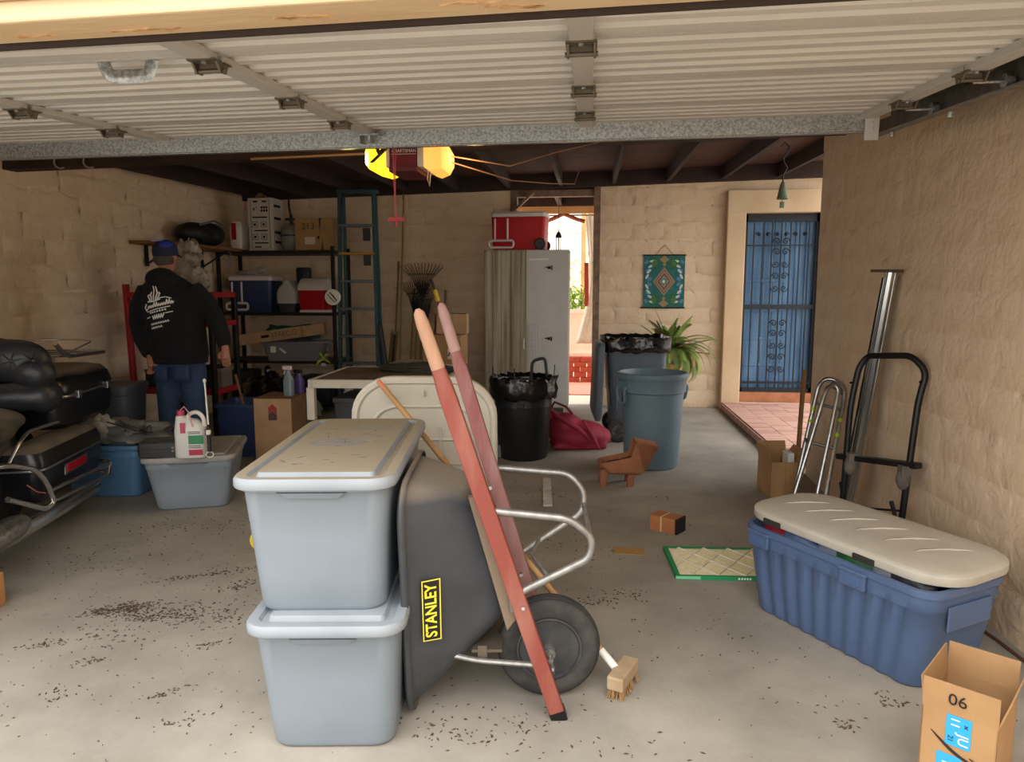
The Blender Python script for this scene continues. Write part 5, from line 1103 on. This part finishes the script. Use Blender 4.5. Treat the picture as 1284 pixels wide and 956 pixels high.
# top shelf
wj = thing('white_carrier', 'narrow white plastic carrier with a red panel on the top black shelf', 'carrier', (-4.09,8.05,Z1), 0)
part('shell', MB().loft([rrect(.12,.22,.03,0,3), rrect(.145,.25,.04,.1,3), rrect(.145,.25,.04,.27,3), rrect(.10,.2,.04,.335,3)]), M_WHITEP, wj, 40)
part('red_panel', MB().box(-.035,.02,-.135,-.12,.13,.32), M_RED, wj, 0, .006); part('knob', MB().ball((.05,-.12,.30),.015,nu=10,nv=6), M_WHITEP, wj, 60)
M_WCARD = mat('white_printed_card','cfc6ba',.75)
wc2 = carton('tall white carton covered in black print on the top black shelf', (-3.775,8.08,Z1), -4, .30, .26, .60, M_WCARD, 'printed_carton')
yf = -.1312; P = lambda n, x0, x1, z0, z1, m=M_INK: part(n, MB().box(x0,x1,yf,-.13,z0,z1), m, wc2, 0)
P('print_line',-.12,-.115,.03,.58); P('print_line',.11,.115,.03,.58)
P('print_bar',-.10,.085,.375,.39); P('print_bar',-.08,.085,.225,.24); P('print_bar',-.08,.09,.085,.10); P('print_bar',-.085,-.03,.55,.57); P('print_bar',.025,.085,.55,.57)
for i in range(2):
    for j in range(3): P('print_block',.01+.03*j,.033+.03*j,.445+.035*i,.47+.035*i)
for x in (-.07,.04):
    for z in (.13,.27): 
        P('print_frame',x-.035,x+.035,z,z+.005); P('print_frame',x-.035,x+.035,z+.06,z+.065); P('print_frame',x-.035,x-.03,z,z+.065); P('print_frame',x+.03,x+.035,z,z+.065); P('print_mark',x-.015,x+.012,z+.018,z+.045)
P('print_mark',-.085,-.07,.46,.49); P('print_mark',-.05,-.035,.49,.50); P('print_mark',-.08,.0,.04,.055)
for z in (.09,.2,.36,.5): part('side_print', MB().box(.1502,.1512,-.09,.06,z,z+.03), M_INK, wc2, 0)
part('loose_paper', MB().grid(lambda u,v: (-.09+.14*u, -.08+.1*v, .602+.06*math.sin(math.pi*u)*(1-.4*v)), 6, 3), M_CARD, wc2, 40, solid=.003)
gt = thing('gas_cylinder', 'grey-white gas cylinder with dark valve on the top black shelf', 'gas cylinder', (-3.48,8.1,Z1))
part('tank', MB().lathe([(0,0),(.09,0),(.095,.02),(.12,.05),(.122,.2),(.11,.27),(.07,.31),(.03,.32),(0,.32)],24), mat('grey_white_paint','8d887c',.5,c2='7c776c',vs=8), gt, 40)
part('valve', MB().cyl((0,0,.31),(0,0,.42),.018,10).cb((.0,0,.37),(.14,.03,.025)), M_BLACKM, gt, 40); part('hose', MB().tube([(0,0,.4),(-.02,0,.5),(-.03,.02,.6)],.012,6), M_BLACK, gt, 60)
part('band', MB().lathe([(.123,.17),(.125,.17),(.125,.19),(.123,.19)],24), M_BLACK, gt, 40)
b2 = carton('brown carton marked 213 on the top black shelf', (-3.21,8.05,Z1), 0, .29, .3, .36, M_CARD)
text('213', .105, M_INK, b2, tr(.01,-.1512,.27,90), bold=-.001); part('label', MB().box(-.03,.09,-.1515,-.15,.07,.15), mat('cream_label','d6cbb8',.7), b2, 0); part('stamp', MB().box(.115,.14,-.1512,-.15,.13,.16), M_INK, b2, 0)
b3 = carton('plain brown carton right of the marked one on the top black shelf', (-2.975,8.04,Z1), -3, .17, .3, .36, M_CARD); part('torn_gap', MB().prism([(-.085,.36),(-.06,.36),(-.078,.2)],-.1515,-.15,XZ), M_INK, b3, 0); part('stain', MB().prism([(-.07,0),(-.03,0),(-.05,.12)],-.1515,-.15,XZ), mat('brown_stain','5a3f28',.8), b3, 0)
lp = tag(part('rope_loop', MB().tube([(-4.12+.045*math.cos(a),7.80,1.79+.05*math.sin(a)) for a in [2*math.pi*k/16 for k in range(16)]],.005,6,True), mat('pale_cord','9fa088',.6), None), 'pale cord loop hanging from the top black shelf', 'cord')
# middle shelf
cooler('cooler', 'blue cooler with white lid and pull handle on the middle black shelf', (-3.90,8.02,Z2), 4, .50, .40, .42, mat('navy_cooler','20325c',.4), M_CLID, False)
rg = thing('white_rags', 'crumpled white rags lying on the blue cooler', 'rags', (-3.92,8.0,Z2+.422)); crumple('cloth', rg, (-.02,0,.025),.17,.12,.035, mat('white_rag','b9b0a8',.9), 4, .4); crumple('cloth', rg, (.09,.02,.05),.07,.07,.045, MATS['white_rag'], 6, .4)
sc = thing('cooler', 'small white and dark cooler seen end-on between the blue and red ones', 'cooler', (-3.475,8.0,Z2), 0)
part('tub', MB().loft([rrect(.19,.26,.03,0,3), rrect(.21,.28,.03,.10,3)]), mat('dark_slate_plastic','33363e',.5), sc, 40)
part('lid', MB().loft([rrect(.225,.29,.03,.10,3), rrect(.245,.30,.04,.2,3), rrect(.20,.30,.04,.27,3), rrect(.10,.28,.03,.32,3), rrect(.05,.26,.02,.36,3)]), mat('pale_grey_plastic','b8b7b2',.5), sc, 40)
pm_ = thing('cooler', 'red and white flip-top lunch cooler at the right end of the middle black shelf', 'cooler', (-3.17,8.0,Z2+.03), -4)
part('tub', MB().loft([rrect(.30,.24,.02,0,3), rrect(.33,.26,.02,.23,3)]), M_RED, pm_, 40)
part('lid', MB().loft([rrect(.34,.27,.02,.22,3), rrect(.34,.27,.02,.26,3), rrect(.33,.14,.02,.34,3), rrect(.30,.08,.02,.36,3)]), M_CLID, pm_, 40)
part('side_arm', MB().box(.16,.175,-.05,.05,.1,.28), M_CLID, pm_, 0, .006); part('side_arm', MB().box(-.175,-.16,-.05,.05,.1,.28), M_CLID, pm_, 0, .006)
part('grip_slot', MB().box(-.06,.07,-.075,-.04,.315,.335), M_INK, pm_, 0, .006)
tag(part('white_tray', MB().loft([rrect(.40,.32,.03,z,3,-3.12,8.0) for z in (Z2,Z2+.028)]), M_CLID, None, 40), 'white tray beneath the red and white lunch cooler', 'tray')
dt = thing('dark_canister', 'dark canister behind the coolers on the middle black shelf', 'canister', (-3.42,8.27,Z2)); part('can', MB().lathe([(0,0),(.09,0),(.09,.5),(.08,.52),(0,.52)],18), mat('dark_grey_can','2e3338',.4,.2), dt, 40); part('rib', MB().lathe([(.09,.25),(.095,.255),(.095,.27),(.09,.275)],18), MATS['dark_grey_can'], dt, 40)
rl = thing('cord_reel', 'white round cord reel hanging on the ladder side of the shelving', 'reel', (-2.86,7.70,1.33)); part('disc', MB().lathe([(.03,-.02),(.085,-.02),(.09,-.01),(.09,.01),(.085,.02),(.03,.02),(.03,-.02)],24,rot(90,0,0)), M_WHITEP, rl, 40)
part('slot', MB().cb((0,-.015,0),(.045,.02,.13),ry=-40), M_INK, rl, 0, .01); part('strap', MB().cb((0,-.028,0),(.02,.01,.12),ry=-40), M_WHITEP, rl, 0, .004); part('hook', MB().tube([(0,0,.09),(0,.01,.13),(.0,.04,.16),(.0,.06,.15)],.005,6), M_IRON, rl, 60)
# lower shelf
tub = thing('clear_bin', 'clear grey plastic bin of odds and ends on the lower black shelf', 'bin', (-3.40,7.98,Z3), 8)
part('tub', MB().loft([rrect(.62,.36,.05,0,4), rrect(.72,.44,.06,.2,4), rrect(.76,.48,.06,.205,4), rrect(.76,.48,.06,.22,4), rrect(.70,.42,.05,.22,4), rrect(.60,.34,.05,.01,4)]), mat('milky_clear','8e8c93',.25,alpha=.72), tub, 40)
part('label', MB().box(-.26,-.2,-.215,-.205,.10,.17), M_WHITEP, tub, 0); part('latch', MB().cb((-.12,-.22,.12),(.09,.02,.02),ry=40), M_WHITEP, tub, 0, .006)
for k, (x, c) in enumerate(((-.22,'4a3a70'),(-.05,'6a3a2a'),(.1,'8a6a4a'),(.24,'5a6a6a'))): crumple('contents', tub, (x,0,.11),.1,.12,.09, mat('bin_stuff'+str(k),c,.6), k+20, .3, 20, 12)
lg = carton('long brown carton with black lettering tilted across the clear bin', (-3.50,7.86,Z3+.25), 6, .98, .2, .125, M_CARDL); lg.matrix_world = tr(-3.50,7.86,Z3+.245,0,-8,6)
text('JTRECO', .085, M_INK, lg, tr(.03,-.1012,.065,90), bold=-.0015); part('print_blot', MB().box(-.24,-.15,-.1012,-.1,.05,.08), M_INK, lg, 0); part('tape', MB().box(.22,.25,-.1012,.1012,-.0008,.1258), mat('brown_tape','9a7a54',.4), lg, 0)
gh = thing('green_hose', 'coiled green hose on the lower shelf behind the long carton', 'hose', (-3.55,8.12,Z3+.26)); part('coil', MB().tube([(.28*math.cos(a)*(1+.1*math.sin(a*.3)),.09*math.sin(a),.07+.012*a/6+.03*math.sin(a*1.7)) for a in [k*.35 for k in range(60)]],.012,6), mat('green_rubber','1f5a44',.5), gh, 60)
part('support_crate', MB().box(-.32,.32,-.12,.12,-.03,.05), mat('teal_dark','1c3a3e',.6), gh, 0, .01)
rb2 = thing('lime_ribbon', 'lime green ribbon bow hanging from the lower black shelf', 'ribbon', (-3.03,7.79,Z3-.02)); 
for k, (x, z) in enumerate(((-.08,-.02),(-.04,.12),(.07,.1),(.09,.0))): part('loop', MB().tube([(0,0,.05),(x*.6,-.02,z*.7+.03),(x,-.01,z)],[.008,.018,.006],6,flat=.35), mat('lime_ribbon','b4c63a',.6), rb2, 60)
part('knot', MB().ball((0,-.01,.045),.018,nu=10,nv=6), MATS['lime_ribbon'], rb2, 60); part('tail', MB().box(-.02,.03,-.012,-.006,-.03,.0), M_WHITEP, rb2, 0)
# things under the lower shelf, mostly in shadow
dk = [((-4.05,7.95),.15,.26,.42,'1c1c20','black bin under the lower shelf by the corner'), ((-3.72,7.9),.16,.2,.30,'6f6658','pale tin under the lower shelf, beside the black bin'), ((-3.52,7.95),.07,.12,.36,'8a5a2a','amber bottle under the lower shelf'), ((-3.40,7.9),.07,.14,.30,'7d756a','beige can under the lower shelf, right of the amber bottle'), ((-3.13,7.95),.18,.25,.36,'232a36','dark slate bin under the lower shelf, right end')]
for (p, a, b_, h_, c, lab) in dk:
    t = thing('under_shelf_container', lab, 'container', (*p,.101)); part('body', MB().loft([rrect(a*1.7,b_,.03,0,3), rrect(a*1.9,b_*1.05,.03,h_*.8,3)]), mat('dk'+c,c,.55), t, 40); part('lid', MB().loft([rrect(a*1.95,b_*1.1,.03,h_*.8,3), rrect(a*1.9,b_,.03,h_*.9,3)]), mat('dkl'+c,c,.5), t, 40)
bgx = thing('black_sack', 'black bin bag slumped in front of the shelving', 'bag', (-3.42,7.2,0)); crumple('sack', bgx, (0,0,.26),.3,.24,.27, M_BAG, 30, .25, 40, 24); part('knot', MB().ball((0,0,.55),.04,.04,.06,10,8), M_BAG, bgx, 60)
tag(crumple('cloth_heap', None, (-2.95,6.95,.17),.2,.18,.18, mat('white_green_cloth','7d8478',.8,c2='5c6a50',vs=8), 33, .3, 30, 18), 'pale rumpled cloth heap on the floor behind the tall carton', 'cloth')

# ================================================================ ladder
ld_ = thing('step_ladder', 'tall teal fibreglass step ladder folded upright beside the black shelving', 'ladder', (-2.58,7.78,0), 2)
M_TEALF = mat('teal_fibreglass','1f4a50',.5,c2='193e45',vs=6)
for x, z0 in ((-.21,.0),(.19,0.)):
    part('front_rail', MB().bar((x*1.12,-.06,0),(x*.95,.02,2.48),.07,.03,(1,0,0)), M_TEALF, ld_, 0, .004); part('rear_rail', MB().bar((x*1.02+.03,.10,0),(x*.9+.02,.06,2.44),.05,.03,(1,0,0)), M_TEALF, ld_, 0, .004)
for k in range(7):
    z = .3+.305*k; yel = k == 5
    part('step', MB().box(-.2,.19,-.09+.03*z/2.4,-.0+.03*z/2.4,z-.03,z), mat('yellow_step','a8791e',.6) if yel else mat('alu_step','5f6668',.4,.6), ld_, 0, .004, label='yellow step' if yel else None)
part('top_cap', MB().box(-.23,.22,-.02,.12,2.47,2.51), M_TEALF, ld_, 0, .008)
for z in (1.75,2.02): part('spreader', MB().cb((.10,.0,z),(.08,.03,.14)), M_BLACK, ld_, 0, .006)
# poles and rakes against the back wall
def leaf_rake(label, x, y, zt, w_, pole_c, fan_c, lean=.12, n=13, hh=.38):
    t = thing('leaf_rake', label, 'rake', (x,y,0), 0, 'rakes against the back wall')
    part('pole', MB().cyl((0,-.25,0),(0,0,zt-hh),.012,8), mat('pole'+pole_c,pole_c,.6), t, 60); part('hub', MB().loft([rrect(.04,.03,.01,zt-hh-.03,2), rrect(.10,.02,.008,zt-hh+.05,2)]), mat('fan'+fan_c,fan_c,.6), t, 40)
    for i in range(n):
        u = i/(n-1)*2-1; part('tine', MB().tube([(u*.03,0,zt-hh),(u*w_*.5,0,zt-hh*.45),(u*w_*.95,.0,zt-.04*u*u-.02),(u*w_,-.04,zt-.04*u*u)],[.006,.005,.004,.003],5), MATS['fan'+fan_c], t, 60)
    part('spreader', MB().tube([(u_/6*w_*.62,.002,zt-hh*.36) for u_ in range(-6,7)],.005,5), MATS['fan'+fan_c], t, 60)
leaf_rake('brown leaf rake with spread tines, highest against the back wall', -2.06,8.62,1.74,.27,'8a6a2e','3a2a22')
leaf_rake('black leaf rake just below the brown one', -2.10,8.50,1.52,.2,'9a7a2a','17140f', n=15, hh=.42)
leaf_rake('black leaf rake tilted right, in front of the other rakes', -1.98,8.40,1.44,.15,'6b4a28','1b1814', n=13, hh=.4)
for k, (x, c, h_, lab) in enumerate(((-2.28,'9a7a3a',2.6,'tall thin tan pole against the back wall'),(-2.36,'7a6038',1.75,'shorter tan pole left of the tallest one'),(-2.17,'b08a2a',1.42,'yellow pole among the rakes'),(-1.90,'8a2a2a',1.1,'short red pole among the rakes'),(-1.78,'8d877c',1.4,'grey pole right of the rakes'))):
    t = thing('tool_pole', lab, 'pole', (x,8.45,0), 0); part('shaft', MB().cyl((0,-.2,0),(0,.2,h_),.011,8), mat('shaft'+c,c,.6), t, 60); part('tip', MB().cyl((0,.2-.03,h_-.1),(0,.2,h_+.01),.014,8), mat('tip'+c,c,.5), t, 60)
# red extension pole with yellow grip
rp = thing('extension_pole', 'red extension pole with yellow grip leaning behind the white table', 'pole', (-1.02,6.45,0))
a, b_ = V((0,0,.0)), V((-.43,.0,1.49)); d = b_-a
part('shaft', MB().cyl(a, a+d*.9, .013, 10), mat('red_pole','a81f36',.45), rp, 60); part('grip', MB().cyl(a+d*.875, a+d*.945, .022, 12), mat('yellow_grip','d8b52a',.5), rp, 60); part('tip', MB().cyl(a+d*.945, a+d*1.01, .012, 10), M_BLACK, rp, 60)
for k in range(10): part('collar', MB().cyl(a+d*(.42+.035*k), a+d*(.424+.035*k), .0145, 10), mat('pale_red','d08a90',.5), rp, 60)
part('lower_sleeve', MB().cyl(a+d*.36, a+d*.43, .024, 10), mat('lime_sleeve','9aa040',.6), rp, 60)
# white table
tb_ = thing('white_table', 'white framed table with dusty brown top behind the beige lid', 'table', (-1.63,5.63,0), 2)
M_WT = mat('white_painted_frame','dcd8cc',.6,c2='cfcabd',vs=8); 
part('top', MB().box(-.48,.50,-.42,.48,.715,.728), mat('dusty_brown_top','5d4a3a',.85,c2='75624e',vs=4), tb_, 0)
part('frame_rail', MB().box(-.5,.52,-.46,-.42,.665,.73), M_WT, tb_, 0, .005); part('frame_rail', MB().box(-.5,.52,.48,.52,.665,.73), M_WT, tb_, 0, .005)
part('frame_rail', MB().box(-.52,-.48,-.46,.52,.665,.73), M_WT, tb_, 0, .005); part('frame_rail', MB().box(.5,.54,-.46,.52,.665,.73), M_WT, tb_, 0, .005)
for x in (-.50,.52):
    for y in (-.44,.50):
        lg_ = part('leg', MB().box(x-.03,x+.03,y-.03,y+.03,.42,.67), M_WT, tb_, 0, .005); part('leg_extension', MB().box(x-.018,x+.018,y-.018,y+.018,0,.43), M_BLACKM, lg_, 0)
ck = thing('dark_cloth', 'dark rumpled cloth lying on the white table', 'cloth', (-1.45,5.85,.729)); crumple('cloth', ck, (0,0,.02),.32,.2,.045, mat('dark_rag','3b3836',.85,c2='4b4c40',vs=8,bump=.5,bs=14), 41, .3, 36, 18)
for k, x in enumerate((-1.78,-1.66)):
    t = thing('green_stand_leg', ('teal wooden post under the white table, left one','teal wooden post under the white table, right one')[k], 'post', (x,6.05,0), 0); part('post', MB().bar((0,0,0),(.02*(1-2*k),.0,.62),.06,.04), mat('teal_wood','2f5a50',.7), t, 0, .004); part('bolt', MB().ball((0.015*(1-2*k),-.035,.56),.012,nu=8,nv=6), M_ALU, t, 60)
gb = thing('grey_crate', 'dark grey crate on the floor under the white table', 'crate', (-1.90,5.70,0)); part('body', MB().loft([rrect(.28,.4,.02,0,3), rrect(.32,.44,.02,.5,3), rrect(.34,.46,.02,.505,3), rrect(.34,.46,.02,.54,3)]), mat('dark_grey_crate','4a4a4c',.6), gb, 40); part('band', MB().box(-.158,.158,-.218,-.212,.3,.32), M_INK, gb, 0)
# white bench behind with carton and tools
wb2 = thing('white_bench', 'white topped bench behind the brown table', 'bench', (-1.62,6.95,0)); part('top', MB().box(-.36,.36,-.2,.25,.66,.69), M_WT, wb2, 0, .005)
for x in (-.33,.33):
    for y in (-.17,.22): part('leg', MB().box(x-.02,x+.02,y-.02,y+.02,0,.66), M_WT, wb2, 0, .003)
bx = carton('brown carton with a white label on the white bench', (-1.43,6.93,.691), -3, .38, .3, .28, M_CARD); part('label', MB().box(.06,.17,-.152,-.15,.05,.15), M_WHITEP, bx, 0)
for x_, z_ in ((.075,.07),(.10,.07),(.125,.08),(.14,.1)): part('label_mark', MB().cb((x_,-.1525,z_+.03),(.012,.001,.05),ry=25), M_INK, bx, 0)
bx2 = carton('plain brown carton stacked behind the labelled one on the white bench', (-1.38,7.07,.973), 4, .30, .22, .2, M_CARDL); part('tape', MB().box(-.02,.02,-.1112,.1112,-.0,.2012), MATS['brown_tape'], bx2, 0)
cd = thing('tool_caddy', 'black plastic tool caddy on the floor beside the white bench', 'caddy', (-2.08,7.35,0)); part('box', MB().loft([rrect(.22,.3,.02,0,3), rrect(.24,.32,.02,.55,3)]), M_BLACK, cd, 40)
for k in range(5): part('slot_rib', MB().box(-.11,.12,-.168,-.155,.3+.05*k,.32+.05*k), mat('caddy_grey','3a3a3c',.6), cd, 0)
part('upright', MB().bar((-.08,0,.55),(-.16,.05,1.05),.07,.04), M_BLACK, cd, 0, .01)
fr2 = thing('picture_frame', 'old gilt wooden frame leaning beside the ladder', 'frame', (-2.26,7.66,0)); part('frame', MB().bar((-.0,-.1,0),(.06,.1,.95),.03,.03).bar((.06,-.1,0),(.12,.1,.95),.03,.03).bar((.05,.09,.93),(.13,.09,.93),.03), mat('dull_gilt','6a5a34',.6), fr2, 0); part('backing', MB().bar((.03,-.09,.0),(.09,.11,.93),.04,.01), mat('frame_dark','2a241c',.8), fr2, 0)
# ================================================================ beyond the back doorway
pw = thing('white_wall_panel', 'sunlit white scalloped garden wall beyond the doorway', 'wall', (-.6,15.5,0))
M_WHW = mat('white_stucco','efe6d6',.9,c2='e6dcca',vs=4)
part('face', MB().prism([(-3,0),(3,0),(3,2.75)] + [(3-.25*k, 2.9+.12*abs(math.sin(math.pi*k/4))) for k in range(25)] + [(-3,2.75)], 0, .15, XZ), M_WHW, pw, 0)
for k in range(16): part('course', MB().box(-3,3,-.012,0,.1+.17*k,.1+.17*k+.158), M_WHW, pw, 0, .004)
for k in range(10): part('scallop', MB().tube([(-1.2+.3*k+.12*math.cos(a),-.03,2.72-.1*math.sin(a)) for a in [math.pi*i/8 for i in range(9)]],.015,5), mat('grey_scroll','a8a89c',.7), pw, 60)
pb = thing('patio_beam', 'tan timber patio cover beyond the doorway', 'patio cover', (0,0,0))
M_PT = mat('tan_patio_timber','c69a6a',.8,c2='b4875a',vs=5)
part('beam', MB().box(-2.2,1.6,10.2,10.3,2.48,2.58), M_PT, pb, 0, .005); part('fascia', MB().box(-2.2,1.6,10.2,10.32,2.585,2.72), M_WOODDK, pb, 0, .005); part('beam', MB().box(-2.2,1.6,8.9,9.0,2.6,2.7), M_WOODDK, pb, 0, .005); part('roof_deck', MB().box(-2.3,1.7,8.9,10.4,2.7,2.76), M_WOODDK, pb, 0)
for x in (-1.1,-.45,.2): part('joist', MB().box(x-.03,x+.03,9.0,10.2,2.58,2.7), M_WOODDK, pb, 0)
part('post', MB().box(-.17,-.09,11.8,11.9,0,2.7), M_PT, pb, 0, .005)
for k in range(6): part('slat', MB().box(-.06,1.6,11.9+.0*k,11.93,1.98+.12*k,2.06+.12*k), M_PT, pb, 0)
part('post', MB().box(1.5,1.58,10.2,10.3,0,2.4), M_PT, pb, 0)
part('brace', MB().tube([(-1.2+.1*k,10.25,2.48-.12*abs(math.sin(k*.39))) for k in range(12)],.03,6), mat('rust_trim','8a4a2c',.8), pb, 60)
gc = thing('green_sign', 'dark green box fixed on the patio beyond the doorway', 'box', (.12,11.82,1.5)); part('body', MB().box(-.15,.22,-.04,.06,0,.42), mat('dark_green_paint','1d5a44',.6), gc, 0, .006); part('knob', MB().cb((.1,-.05,.3),(.05,.02,.03)), M_WHITEP, gc, 0, .004); part('trim', MB().box(-.16,-.13,-.05,.0,0,.4), M_PT, gc, 0)
wp = thing('white_planter', 'tall white planter with a leafy shrub beyond the doorway', 'planter', (-.18,11.3,0))
part('pot', MB().loft([rrect(.6,.5,.03,.45,3), rrect(.62,.52,.03,1.05,3), rrect(.66,.56,.03,1.06,3), rrect(.66,.56,.03,1.12,3), rrect(.56,.46,.03,1.12,3), rrect(.5,.4,.03,.9,3)]), M_WHW, wp, 40)
part('plinth', MB().box(-.34,.34,-.28,.28,.28,.45), M_WHW, wp, 0)
random.seed(44)
M_LF = [mat('shrub_yellow_green','9fb53c',.6), mat('shrub_green','6f9430',.6)]
for s in range(2):
    mb = MB()
    for k in range(170):
        c = V((rnd(-.25,.25),rnd(-.2,.2),1.1+rnd(0,.42)*(1-.3*random.random()))); a = V((rnd(-1,1),rnd(-1,1),rnd(-.2,1))).normalized(); b_ = a.cross(V((rnd(-1,1),rnd(-1,1),rnd(-1,1)))).normalized()
        mb.add([c-a*.045, c+b_*.018, c+a*.045, c-b_*.018],[(0,1,2,3)])
    q = part('leaves', mb, M_LF[s], wp, 0); q['kind'] = 'stuff'
for k in range(5): part('stem', MB().cyl((rnd(-.05,.05),rnd(-.05,.05),.95),(rnd(-.2,.2),rnd(-.15,.15),1.45),.008,5), mat('stem_brown','6a5a3a',.8), wp, 60)
tr_ = thing('garden_tree', 'pale leafy garden tree before the white wall beyond the doorway', 'tree', (-.25,13.6,0))
for p in ([(0,0,0),(.0,0,1.0),(.1,0,1.6)],[(0,0,.9),(-.3,0,1.5),(-.4,0,2.0)],[(.05,0,1.2),(.35,0,1.7),(.4,.0,2.2)]): part('branch', MB().tube(p,[.05,.035,.02],6), mat('grey_bark','8a8470',.9), tr_, 60)
for s in range(2):
    mb = MB()
    for k in range(320):
        c = V((rnd(-.8,.8),rnd(-.4,.4),rnd(1.0,2.05))); a = V((rnd(-1,1),rnd(-1,1),rnd(-1,1))).normalized(); b_ = a.cross(V((rnd(-1,1),rnd(-1,1),rnd(-1,1)))).normalized()
        mb.add([c-a*.05, c+b_*.015, c+a*.05, c-b_*.015],[(0,1,2,3)])
    q = part('leaves', mb, (M_LF[0], mat('pale_leaf','b9bf8a',.6))[s], tr_, 0); q['kind'] = 'stuff'
bs_ = thing('brick_step', 'low red brick kerb beyond the doorway', 'brick kerb', (-.1,10.95,0))
M_RBR = mat('red_brick','b4543a',.85,c2='9c4430',vs=9)
bme2 = MB().box(-.095,.095,-.06,.06,0,.075).mesh('brick',0); bme2.materials.append(M_RBR)
for j in range(5):
    for i in range(6): link('brick', bme2, None, bs_, (-.55+.2*i+.1*(j % 2), rnd(-.01,.01), .08*j))
struct(part('floor_brick_path', MB().box(-1.2,1.2,9.6,11.0,-.01,.004), mat('pink_pavers','c98a76',.9,c2='bd7c68',vs=6), None, 0))
# curtain at the doorway
cu = thing('white_curtain', 'white patterned curtain tied back beyond the right side of the doorway', 'curtain', (0,10.36,0))
def curt(u, v):
    z = 2.46-1.82*v; w_ = .16+.05*math.cos(v*5)+.26*max(0,v-.28)**1.2; x1 = .13; wav = .035*math.sin(u*20+v*2)
    return (x1-w_*(1-u), wav, z)
part('cloth', MB().grid(curt, 24, 24), mat('white_lace','e6dfd4',.85,c2='cfc4b6',vs=30,detail=6,lucent=.45), cu, 60, solid=.004)
part('tie', MB().tube([(.14,-.05,1.85),(.06,-.06,1.84),(-.02,.0,1.83),(.06,.06,1.84)],.016,6), M_WHITEP, cu, 60)
part('red_fold', MB().grid(lambda u,v: (-.10+.06*u+.01*v, -.03, 1.80-.62*v), 3, 6), mat('red_cloth','a03a30',.85), cu, 60, solid=.006)
part('rod', MB().cyl((-1.2,0,2.47),(.3,0,2.47),.012,8), M_FRAMEW, cu, 60); part('rod_bracket', MB().box(-1.15,-1.1,-.06,.0,2.45,2.5), M_IRON, cu, 0); part('rod_bracket', MB().box(.2,.25,-.06,.0,2.45,2.5), M_IRON, cu, 0)
# wind chime in the doorway
wi = thing('wind_chime', 'dark wind chime hanging in the doorway', 'wind chime', (-.40,8.78,1.78))
part('cord', MB().cyl((0,0,.32),(0,0,.74),.003,5), M_INK, wi, 60); part('disc', MB().lathe([(0,.26),(.035,.26),(.04,.275),(.03,.30),(.012,.33),(0,.34)],16), M_INK, wi, 40)
for a, z0 in ((0,.06),(90,.0),(180,.1),(270,-.02)): part('tube', MB().cyl((.025*math.cos(R(a)),.025*math.sin(R(a)),z0),(.025*math.cos(R(a)),.025*math.sin(R(a)),.26),.006,6), mat('chime_metal','3b3a38',.4,.5), wi, 60)

# ================================================================ dry leaf litter on the concrete (nobody could count it)
random.seed(77)
mb = MB()
def flake(x, y, s):
    a = rnd(0,2*math.pi); c, q = math.cos(a)*s, math.sin(a)*s; e = s*rnd(.25,.5); n = V((-q,c,0)); n = n.normalized()*e; h_ = rnd(.001,.004)
    mb.add([(x-c,y-q,.001),(x+n.x,y+n.y,h_),(x+c,y+q,.0015),(x-n.x,y-n.y,.001),(x,y,h_+.002)],[(0,1,4),(1,2,4),(2,3,4),(3,0,4)])
def cluster(x, y, sx, sy, n, ang=0, s0=.004, s1=.011):
    for _ in range(n):
        u, v = random.gauss(0,sx), random.gauss(0,sy); c, q = math.cos(ang), math.sin(ang); flake(x+u*c-v*q, y+u*q+v*c, rnd(s0,s1))
cluster(-2.03,2.80,0.07,0.03,240,0.3)
cluster(-2.14,2.74,0.04,0.02,60,0.2)
cluster(-1.88,2.74,0.1,0.03,150,0.1)
cluster(-1.73,2.77,0.15,0.06,170,0)
cluster(-2.14,2.46,0.05,0.02,40,0.4)
cluster(-1.92,2.54,0.12,0.06,60,0)
cluster(-1.86,3.20,0.14,0.02,110,0.5)
cluster(-1.65,3.08,0.05,0.03,50,0.6)
cluster(-1.61,2.75,0.12,0.03,40,0)
cluster(-1.88,2.35,0.03,0.02,20,0.4)
cluster(-1.49,2.53,0.03,0.015,25,0.6)
cluster(-1.46,2.18,0.04,0.01,25,0.7)
cluster(-1.83,2.14,0.03,0.03,20,0.2)
cluster(-1.31,2.04,0.06,0.03,25,0.3)
cluster(0.54,4.20,0.05,0.03,10,0)
cluster(0.03,3.09,0.08,0.04,60,0.2)
cluster(0.20,3.19,0.06,0.03,30,0)
cluster(-0.36,3.53,0.1,0.05,30,0)
cluster(-0.40,4.77,0.25,0.12,60,0)
cluster(0.50,4.77,0.05,0.03,12,0)
cluster(1.05,2.41,0.05,0.03,25,0.2)
cluster(0.84,2.25,0.04,0.02,18,0.1)
cluster(0.78,2.38,0.15,0.05,12,0)
cluster(-0.39,2.07,0.12,0.04,40,0)
cluster(-0.35,2.16,0.15,0.06,45,0)
cluster(-0.08,2.07,0.25,0.06,40,0)
cluster(-2.31,3.88,0.25,0.1,70,0)
cluster(-2.66,3.33,0.25,0.12,60,0)
cluster(-0.07,3.73,0.2,0.1,50,0)
cluster(0.47,2.80,0.3,0.12,35,0)
for _ in range(500): flake(rnd(-3.2,1.6), rnd(1.7,6.0), rnd(.002,.006))
for _ in range(500): flake(rnd(-2.8,-1.0), rnd(1.8,4.2), rnd(.003,.007))
for _ in range(90): flake(rnd(-.5,.9), rnd(1.7,4.2), rnd(.003,.007))
q = part('leaf_litter', mb, mat('dry_leaf','3a2c22',.9,c2='57432f',vs=40), None, 0); tag(q, 'scattered dark leaf litter and grit on the concrete floor', 'leaf litter'); q['kind'] = 'stuff'
